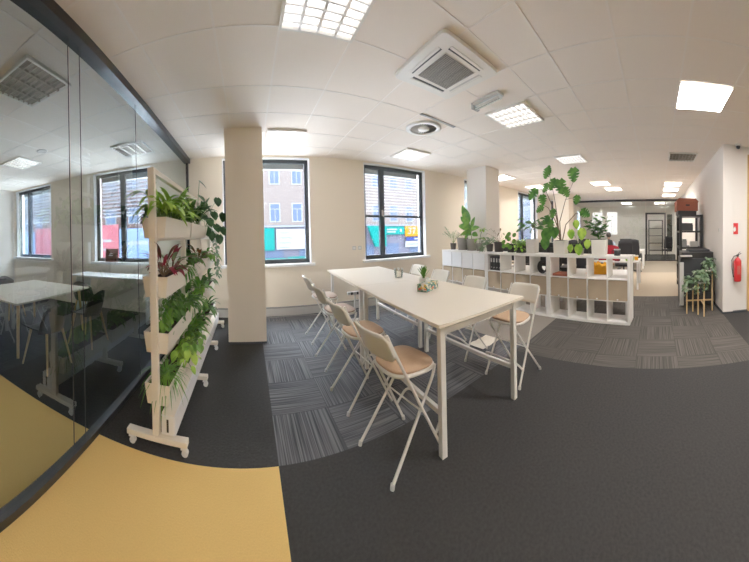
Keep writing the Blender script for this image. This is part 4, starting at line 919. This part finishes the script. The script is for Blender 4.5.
# ------------------------------------------------------------------ open office behind the shelves
def desk(label, x0, x1, y0, y1, m='white'):
    r = empty('desk', ((x0+x1)/2, (y0+y1)/2, 0), 0, label, 'desk'); hx, hy = (x1-x0)/2, (y1-y0)/2
    q = MB(); q.box(-hx, hx, -hy, hy, .705, .73); q.build('desk_top', m, r)
    for x in (-hx+.04, hx-.04):
        for y in (-hy+.04, hy-.04): q = MB(); q.box(x-.025, x+.025, y-.025, y+.025, 0, .705); q.build('leg', 'cool', r)
    q = MB(); q.box(-hx+.04, hx-.04, -hy+.03, -hy+.05, .64, .705); q.build('apron', 'cool', r); q = MB(); q.box(-hx+.04, hx-.04, hy-.05, hy-.03, .64, .705); q.build('apron', 'cool', r); return r
desk('white desk directly behind the right shelving unit', 4.68, 5.40, .50, 2.1)
desk('white desk directly behind the middle shelving unit', 4.80, 5.52, 2.15, 3.7)
desk('white desk with small things on it, second row behind the shelves', 6.75, 7.70, .45, 2.1)
desk('white desk in the second row nearer the windows', 6.75, 7.70, 2.2, 3.9)
desk('white desk in the third row near the far glass partition', 10.5, 11.5, .50, 2.2)
desk('white desk in the third row with computer monitors', 10.5, 11.5, 2.3, 3.5)
def chair(label, loc, rz, m, hh=1.0, zb=.56):
    r = empty('office_chair', loc, rz, label, 'chair', 'office chairs')
    q = MB()
    for k in range(5): a = 2*PI*k/5; q.tube([(0, 0, .09), (.3*math.cos(a), .3*math.sin(a), .06)], [.02, .014], 6)
    q.build('base', 'black', r)
    for k in range(5): a = 2*PI*k/5; q = MB(); q.sphere((.3*math.cos(a), .3*math.sin(a), .028), .027, 8, 6); q.build('castor', 'black', r)
    q = MB(); q.tube([(0, 0, .08), (0, 0, .44)], .025, 10); q.build('column', 'black', r)
    q = MB(); q.rbox(-.24, .24, -.24, .24, .44, .52, .07, 4); q.build('seat', m, r, .02)
    q = MB(); n = 8; vs = []
    for s_ in (0, 1):
        for j in range(6):
            for i in range(n+1): u = i/n*2-1; v_ = j/5; vs.append((-.24-.05*v_+.05*u*u-(.05 if s_ else 0), u*.25*(1-.12*v_**3), zb+v_*(hh-zb)-(.04*u*u if j == 5 else 0)))
    N = (n+1)*6
    for j in range(5):
        for i in range(n):
            a = j*(n+1)+i; q.f.append([a, a+1, a+n+2, a+n+1]); q.f.append([a+N, a+N+n+1, a+N+n+2, a+N+1]); q.m += [0, 0]; q.sm += [True, True]
    rim = list(range(n+1))+[j*(n+1)+n for j in range(1, 6)]+[5*(n+1)+i for i in range(n-1, -1, -1)]+[j*(n+1) for j in range(4, 0, -1)]
    for i in range(len(rim)): a, b = rim[i], rim[(i+1) % len(rim)]; q.f.append([b, a, a+N, b+N]); q.m.append(0); q.sm.append(False)
    q.v = vs; q.build('backrest', m, r)
    q = MB(); q.tube([(-.1, 0, .43), (-.26, 0, .45), (-.30, 0, .62)], .02, 6); q.build('back_support', 'black', r)
    for s_ in (-1, 1): q = MB(); q.tube(fillet([(-.05, s_*.22, .46), (-.05, s_*.28, .5), (-.05, s_*.28, .68)], .03), .014, 6); q.box(-.16, .12, s_*.28-.03, s_*.28+.03, .68, .70); q.build('armrest', 'black', r)
    return r
chair('office chair draped in bright red behind the shelving, right of the white pot', (5.85, 1.12, 0), PI, 'redfab', 1.2, .84)
CB = chair('wide black office chair right of the red chair', (8.15, 1.03, 0), PI*.97, 'blacksoft', 1.24)
for x, y, rz, lb in ((6.1, 1.95, PI, 'black office chair behind the monstera pot'), (6.1, 3.55, PI-.3, 'black office chair behind the pots of the middle shelving unit'), (6.15, 2.75, .4, 'black office chair turned away behind the middle shelving unit'), (8.3, 1.9, PI, 'black office chair between the second and third desk rows'), (8.4, 3.0, 2.6, 'black office chair nearer the windows in the second row'),
                     (9.6, .85, 0, 'black high-backed chair in front of the far glass partition'), (14.2, -.6, 2.8, 'brown chair behind the far glass door')):
    dup(CB, (x, y, 0), rz, lb)
def monitor(label, loc, rz, w_=.55):
    r = empty('monitor', loc, rz, label, 'monitor', 'desk monitors')
    q = MB(); q.box(-.012, .02, -w_/2, w_/2, .14, .47); q.build('screen_housing', 'black', r, .003); q = MB(); q.box(.0202, .022, -w_/2+.012, w_/2-.012, .155, .46); q.build('display', 'screen', r)
    q = MB(); q.box(-.03, -.01, -.03, .03, .01, .25); q.build('stand_neck', 'black', r); q = MB(); q.rbox(-.1, .08, -.1, .1, 0, .012, .02, 3); q.build('stand_base', 'black', r); return r
M0 = monitor('black monitor directly behind the tall monstera pot', (5.05, 1.95, .73), 0, .5)
for x, y, lb in ((5.1, 2.55, 'black monitor behind the umbrella plant pot'), (5.2, 3.3, 'black monitor behind the middle shelving unit, nearest the column'), (7.3, 1.75, 'black monitor on the second row desk beside the far shelves'), (7.3, 2.6, 'black monitor on the second row desk nearer the windows'), (7.3, 3.3, 'black monitor on the second row desk farthest left'),
                 (11.0, 1.3, 'black monitor on the third row desk at the aisle'), (11.0, 2.6, 'black monitor in the third row left of the seated person'), (11.0, 3.15, 'black monitor on the third row desk near the windows')):
    dup(M0, (x, y, .73), 0, lb)
# orange cloth on the desk
q = MB(); n = 22; vs = []
for i in range(n+1):
    for j in range(n+1):
        u, v_ = i/n*2-1, j/n*2-1; rr_ = math.hypot(u, v_); h_ = .22*max(0, 1-max(abs(u), abs(v_))**5)*(.72+.30*math.sin(7*u+3*v_)*math.cos(6*v_-2*u)); vs.append((u*.22, v_*.22+.02*math.sin(8*u), max(.003, h_)))
q.add(vs, [(i*(n+1)+j, (i+1)*(n+1)+j, (i+1)*(n+1)+j+1, i*(n+1)+j+1) for i in range(n) for j in range(n)], True)
o = q.build('orange_cloth', 'orange'); o.location = (4.93, 1.10, .731); tag(o, 'crumpled orange cloth on the desk behind the right shelving unit', 'cloth')
def smallbox(name, label, loc, dims, m, lidm, cat):
    r = empty(name, loc, rn(-.2, .2), label, cat); a, b, c = dims
    q = MB(); q.rbox(-a/2, a/2, -b/2, b/2, 0.001, c*.75, .008, 2, .05); q.build('body', m, r); q = MB(); q.rbox(-a/2-.004, a/2+.004, -b/2-.004, b/2+.004, c*.75, c, .008, 2); q.build('lid', lidm, r)
lime = mat('lime_plastic', (.35, .75, .08), .5)
smallbox('lunch_box', 'lime green box on the second row desk corner', (7.0, .72, .73), (.12, .22, .06), lime, lime, 'box')
smallbox('orange_cup', 'orange tub on the second row desk corner', (7.2, .55, .73), (.10, .10, .13), 'orange', 'white', 'tub')
smallbox('desk_box', 'pale box on the second row desk behind the lime box', (7.4, .75, .73), (.2, .3, .12), 'lgrey', 'white', 'box')
smallbox('desk_tray', 'small dark box beside the black mug on the second row desk', (6.95, 1.05, .73), (.14, .14, .11), 'black', 'grey', 'box')
smallbox('document_tray', 'dark document tray on the desk behind the right shelving unit', (4.98, 1.75, .73), (.3, .26, .12), 'black', 'grey', 'tray')
# pale panels on the far wall, a soft glow added to their material
for i, y in enumerate((2.9, 3.9)):
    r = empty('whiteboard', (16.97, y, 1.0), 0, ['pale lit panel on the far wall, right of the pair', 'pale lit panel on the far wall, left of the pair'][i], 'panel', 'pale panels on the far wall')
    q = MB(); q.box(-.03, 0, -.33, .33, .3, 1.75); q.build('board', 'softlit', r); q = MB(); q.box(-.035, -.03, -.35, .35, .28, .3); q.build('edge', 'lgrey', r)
r2 = empty('bookcase', (16.2, .03, 0), 0, 'black open rack seen through the far glass door', 'rack')
for x in (-.2, .2):
    for y in (-.42, .42): q = MB(); q.box(x-.03, x+.03, y-.03, y+.03, 0, 2.2); q.build('post', 'black', r2)
for z in (.3, .75, 1.2, 1.65, 2.15): q = MB(); q.box(-.23, .23, -.45, .45, z, z+.04); q.build('shelf', 'black', r2)
q = MB(); n = 14
for i in range(n): y = -.95+.3*i/n; q.box(15.4+.03*(i % 2), 15.43+.03*(i % 2), y, y+.3/n, .3, 2.5)
tag(q.build('curtain', mat('dark_green_curtain', (.05, .055, .04), .9)), 'dark narrow curtain behind the far glass partition', 'curtain')

# ------------------------------------------------------------------ person at the far desk
def person(loc, rz):
    r = empty('person', loc, rz, 'person with dark hair in a pale blue top seated at the far desk', 'person')
    bm = bmesh.new(); sk = bm.verts.layers.skin.verify()
    J = dict(pel=(0, 0, .55, .13), ab=(.02, 0, .72, .12), ch=(.05, 0, .92, .135), nk=(.08, 0, 1.08, .05), hb=(.10, 0, 1.14, .05), hd=(.12, 0, 1.23, .085), ht=(.12, 0, 1.30, .07),
             sl=(.05, .17, 1.0, .06), el=(.20, .23, .78, .045), wl=(.42, .14, .77, .03), hl=(.50, .10, .775, .026), sr=(.05, -.17, 1.0, .06), er=(.20, -.23, .78, .045), wr=(.42, -.14, .77, .03), hr=(.50, -.10, .775, .026),
             tl=(.04, .10, .53, .085), kl=(.44, .12, .52, .06), al=(.40, .12, .10, .04), fl=(.54, .12, .04, .035), tr=(.04, -.10, .53, .085), kr=(.44, -.12, .52, .06), ar=(.40, -.12, .10, .04), fr=(.54, -.12, .04, .035))
    E_ = [('pel', 'ab'), ('ab', 'ch'), ('ch', 'nk'), ('nk', 'hb'), ('hb', 'hd'), ('hd', 'ht'), ('ch', 'sl'), ('sl', 'el'), ('el', 'wl'), ('wl', 'hl'), ('ch', 'sr'), ('sr', 'er'), ('er', 'wr'), ('wr', 'hr'), ('pel', 'tl'), ('tl', 'kl'), ('kl', 'al'), ('al', 'fl'), ('pel', 'tr'), ('tr', 'kr'), ('kr', 'ar'), ('ar', 'fr')]
    V_ = {}
    for k, (x, y, z, rad) in J.items(): v = bm.verts.new((x, y, z)); v[sk].radius = (rad, rad); V_[k] = v
    V_['pel'][sk].use_root = True
    for sd, yy in (('l', 1), ('r', -1)):
        for k in range(5):
            a = bm.verts.new((.55+(.0 if k < 4 else -.04), yy*(.06+.02*k), .775)); a[sk].radius = (.008, .008); b = bm.verts.new((.59 if k < 4 else .54, yy*(.055+.022*k), .765)); b[sk].radius = (.007, .007)
            bm.edges.new((V_['h'+sd], a)); bm.edges.new((a, b))
    for a, b in E_: bm.edges.new((V_[a], V_[b]))
    me = bpy.data.meshes.new('body'); bm.to_mesh(me); bm.free(); me.materials.append(M['skin'])
    o = bpy.data.objects.new('body', me); C.objects.link(o); o.parent = r; o.modifiers.new('skin', 'SKIN'); sb = o.modifiers.new('sub', 'SUBSURF'); sb.levels = 1; sb.render_levels = 2
    q = MB(); q.lathe([(.14, .54), (.145, .62), (.14, .72), (.16, .86), (.185, .96), (.15, 1.03), (.07, 1.07)], 18, (.04, 0, 0))
    for s_ in (1, -1): q.tube([(.05, s_*.15, 1.0), (.13, s_*.21, .88), (.20, s_*.235, .785), (.32, s_*.19, .775)], [.075, .065, .056, .045], 10)
    q.build('shirt', 'shirt', r)
    q = MB(); q.sphere((.10, 0, 1.265), .108, 14, 10, (1.0, .9, 1.0)); q.build('hair', 'hair', r)
    q = MB(); q.sphere((.175, 0, 1.215), .065, 12, 8, (.75, .9, 1.2)); q.sphere((.228, 0, 1.21), .014, 8, 6); q.build('face', 'skin', r)
    q = MB()
    q.box(.218, .224, -.018, .018, 1.172, 1.177); q.build('mouth', 'rust', r)
    for s_ in (-1, 1): q = MB(); q.sphere((.222, s_*.026, 1.235), .008, 6, 5); q.build('eye', 'hair', r)
    return r
person((9.85, 1.84, .12), 0)
CB2 = dup(CB, (9.75, 1.84, 0), 0, 'black office chair under the seated person')

# ------------------------------------------------------------------ meeting room beyond the glass
mt_ = empty('meeting_table', (-3.35, 2.9, 0), 0, 'white meeting table behind the glass wall', 'table')
q = MB(); q.box(-.7, .7, -.8, .8, .715, .74); q.build('tabletop', 'tabletop', mt_, .002)
for x in (-.62, .62):
    for y in (-.72, .72): q = MB(); q.tube([(x, y, 0), (x*.93, y*.93, .715)], [.018, .024], 8); q.build('leg', 'bamboo', mt_)
wd = empty('window_desk', (-2.65, 4.62, 0), 0, 'narrow white worktop under the meeting room blinds', 'desk')
q = MB(); q.box(-.9, .9, -.3, .3, .80, .83); q.build('desk_top', 'cool', wd)
for x in (-.8, .8): q = MB(); q.box(x-.02, x+.02, -.25, .25, 0, .8); q.build('end_panel', 'cool', wd)
def shell_chair(label, loc, rz):
    r = empty('shell_chair', loc, rz, label, 'chair', 'black shell chairs in the meeting room')
    q = MB(); n = 10; vs = []
    for j in range(9):
        for i in range(n+1):
            u = i/n*2-1; t = j/8
            if t < .5: x, z = .22-t*.8, .45-.02*math.sin(t*2*PI)+.06*u*u
            else: x, z = -.18-.08*(t-.5)*2+.10*u*u, .45+(t-.5)*2*.36-(.10*u*u*(t-.5)*2)
            vs.append((x, u*.23*(1 if t < .8 else .92), z))
    q.add(vs, [(j*(n+1)+i, j*(n+1)+i+1, (j+1)*(n+1)+i+1, (j+1)*(n+1)+i) for j in range(8) for i in range(n)], True)
    so = q.build('shell', 'black', r); sm = so.modifiers.new('solid', 'SOLIDIFY'); sm.thickness = .012
    for x in (-1, 1):
        for y in (-1, 1): q = MB(); q.tube([(x*.14, y*.14, .44), (x*.22, y*.22, 0)], [.016, .010], 8); q.build('leg', 'bamboo', r)
    return r
SC = shell_chair('black shell chair at the near corner of the meeting table', (-2.35, 2.35, 0), PI)
for x, y, rz, lb in ((-2.35, 3.25, PI, 'black shell chair at the window end of the meeting table, glass side'), (-4.35, 2.4, 0, 'black shell chair across the meeting table, near end'), (-4.35, 3.3, 0, 'black shell chair across the meeting table, window end'), (-3.35, 1.75, PI/2, 'black shell chair at the head of the meeting table'), (-2.9, 4.0, PI/2, 'black shell chair pulled up to the worktop under the blinds')):
    dup(SC, (x, y, 0), rz, lb)
rp_ = empty('brown_sign', (-2.98, WY-.03, 1.052), 0, 'brown card with a white emblem standing on the meeting room sill', 'card')
q = MB(); q.box(-.16, .16, -.006, .006, 0, .30, Matrix.Rotation(-.12, 4, 'X')); q.build('card', mat('brown_card', (.13, .035, .03), .6), rp_)
q = MB(); q.box(-.05, .05, -.03, -.028, .14, .155); q.box(-.03, .0, -.032, -.03, .17, .19); q.box(0, .05, -.034, -.032, .185, .2); q.build('emblem', 'paper', rp_)

# ------------------------------------------------------------------ light
wd_ = bpy.data.worlds.new('world'); bpy.context.scene.world = wd_; wd_.use_nodes = True; bg = wd_.node_tree.nodes['Background']
bg.inputs[0].default_value = (.86, .93, 1.0, 1); bg.inputs[1].default_value = 9.0
sc = bpy.context.scene
sc.view_settings.view_transform = 'Standard'; sc.view_settings.look = 'None'; sc.view_settings.exposure = 2.50; sc.view_settings.gamma = 1.22
sc.cycles.max_bounces = 8; sc.cycles.diffuse_bounces = 5; sc.cycles.glossy_bounces = 4; sc.cycles.transparent_max_bounces = 12
sc.cycles.caustics_reflective = False; sc.cycles.caustics_refractive = False; sc.cycles.sample_clamp_indirect = 4.0
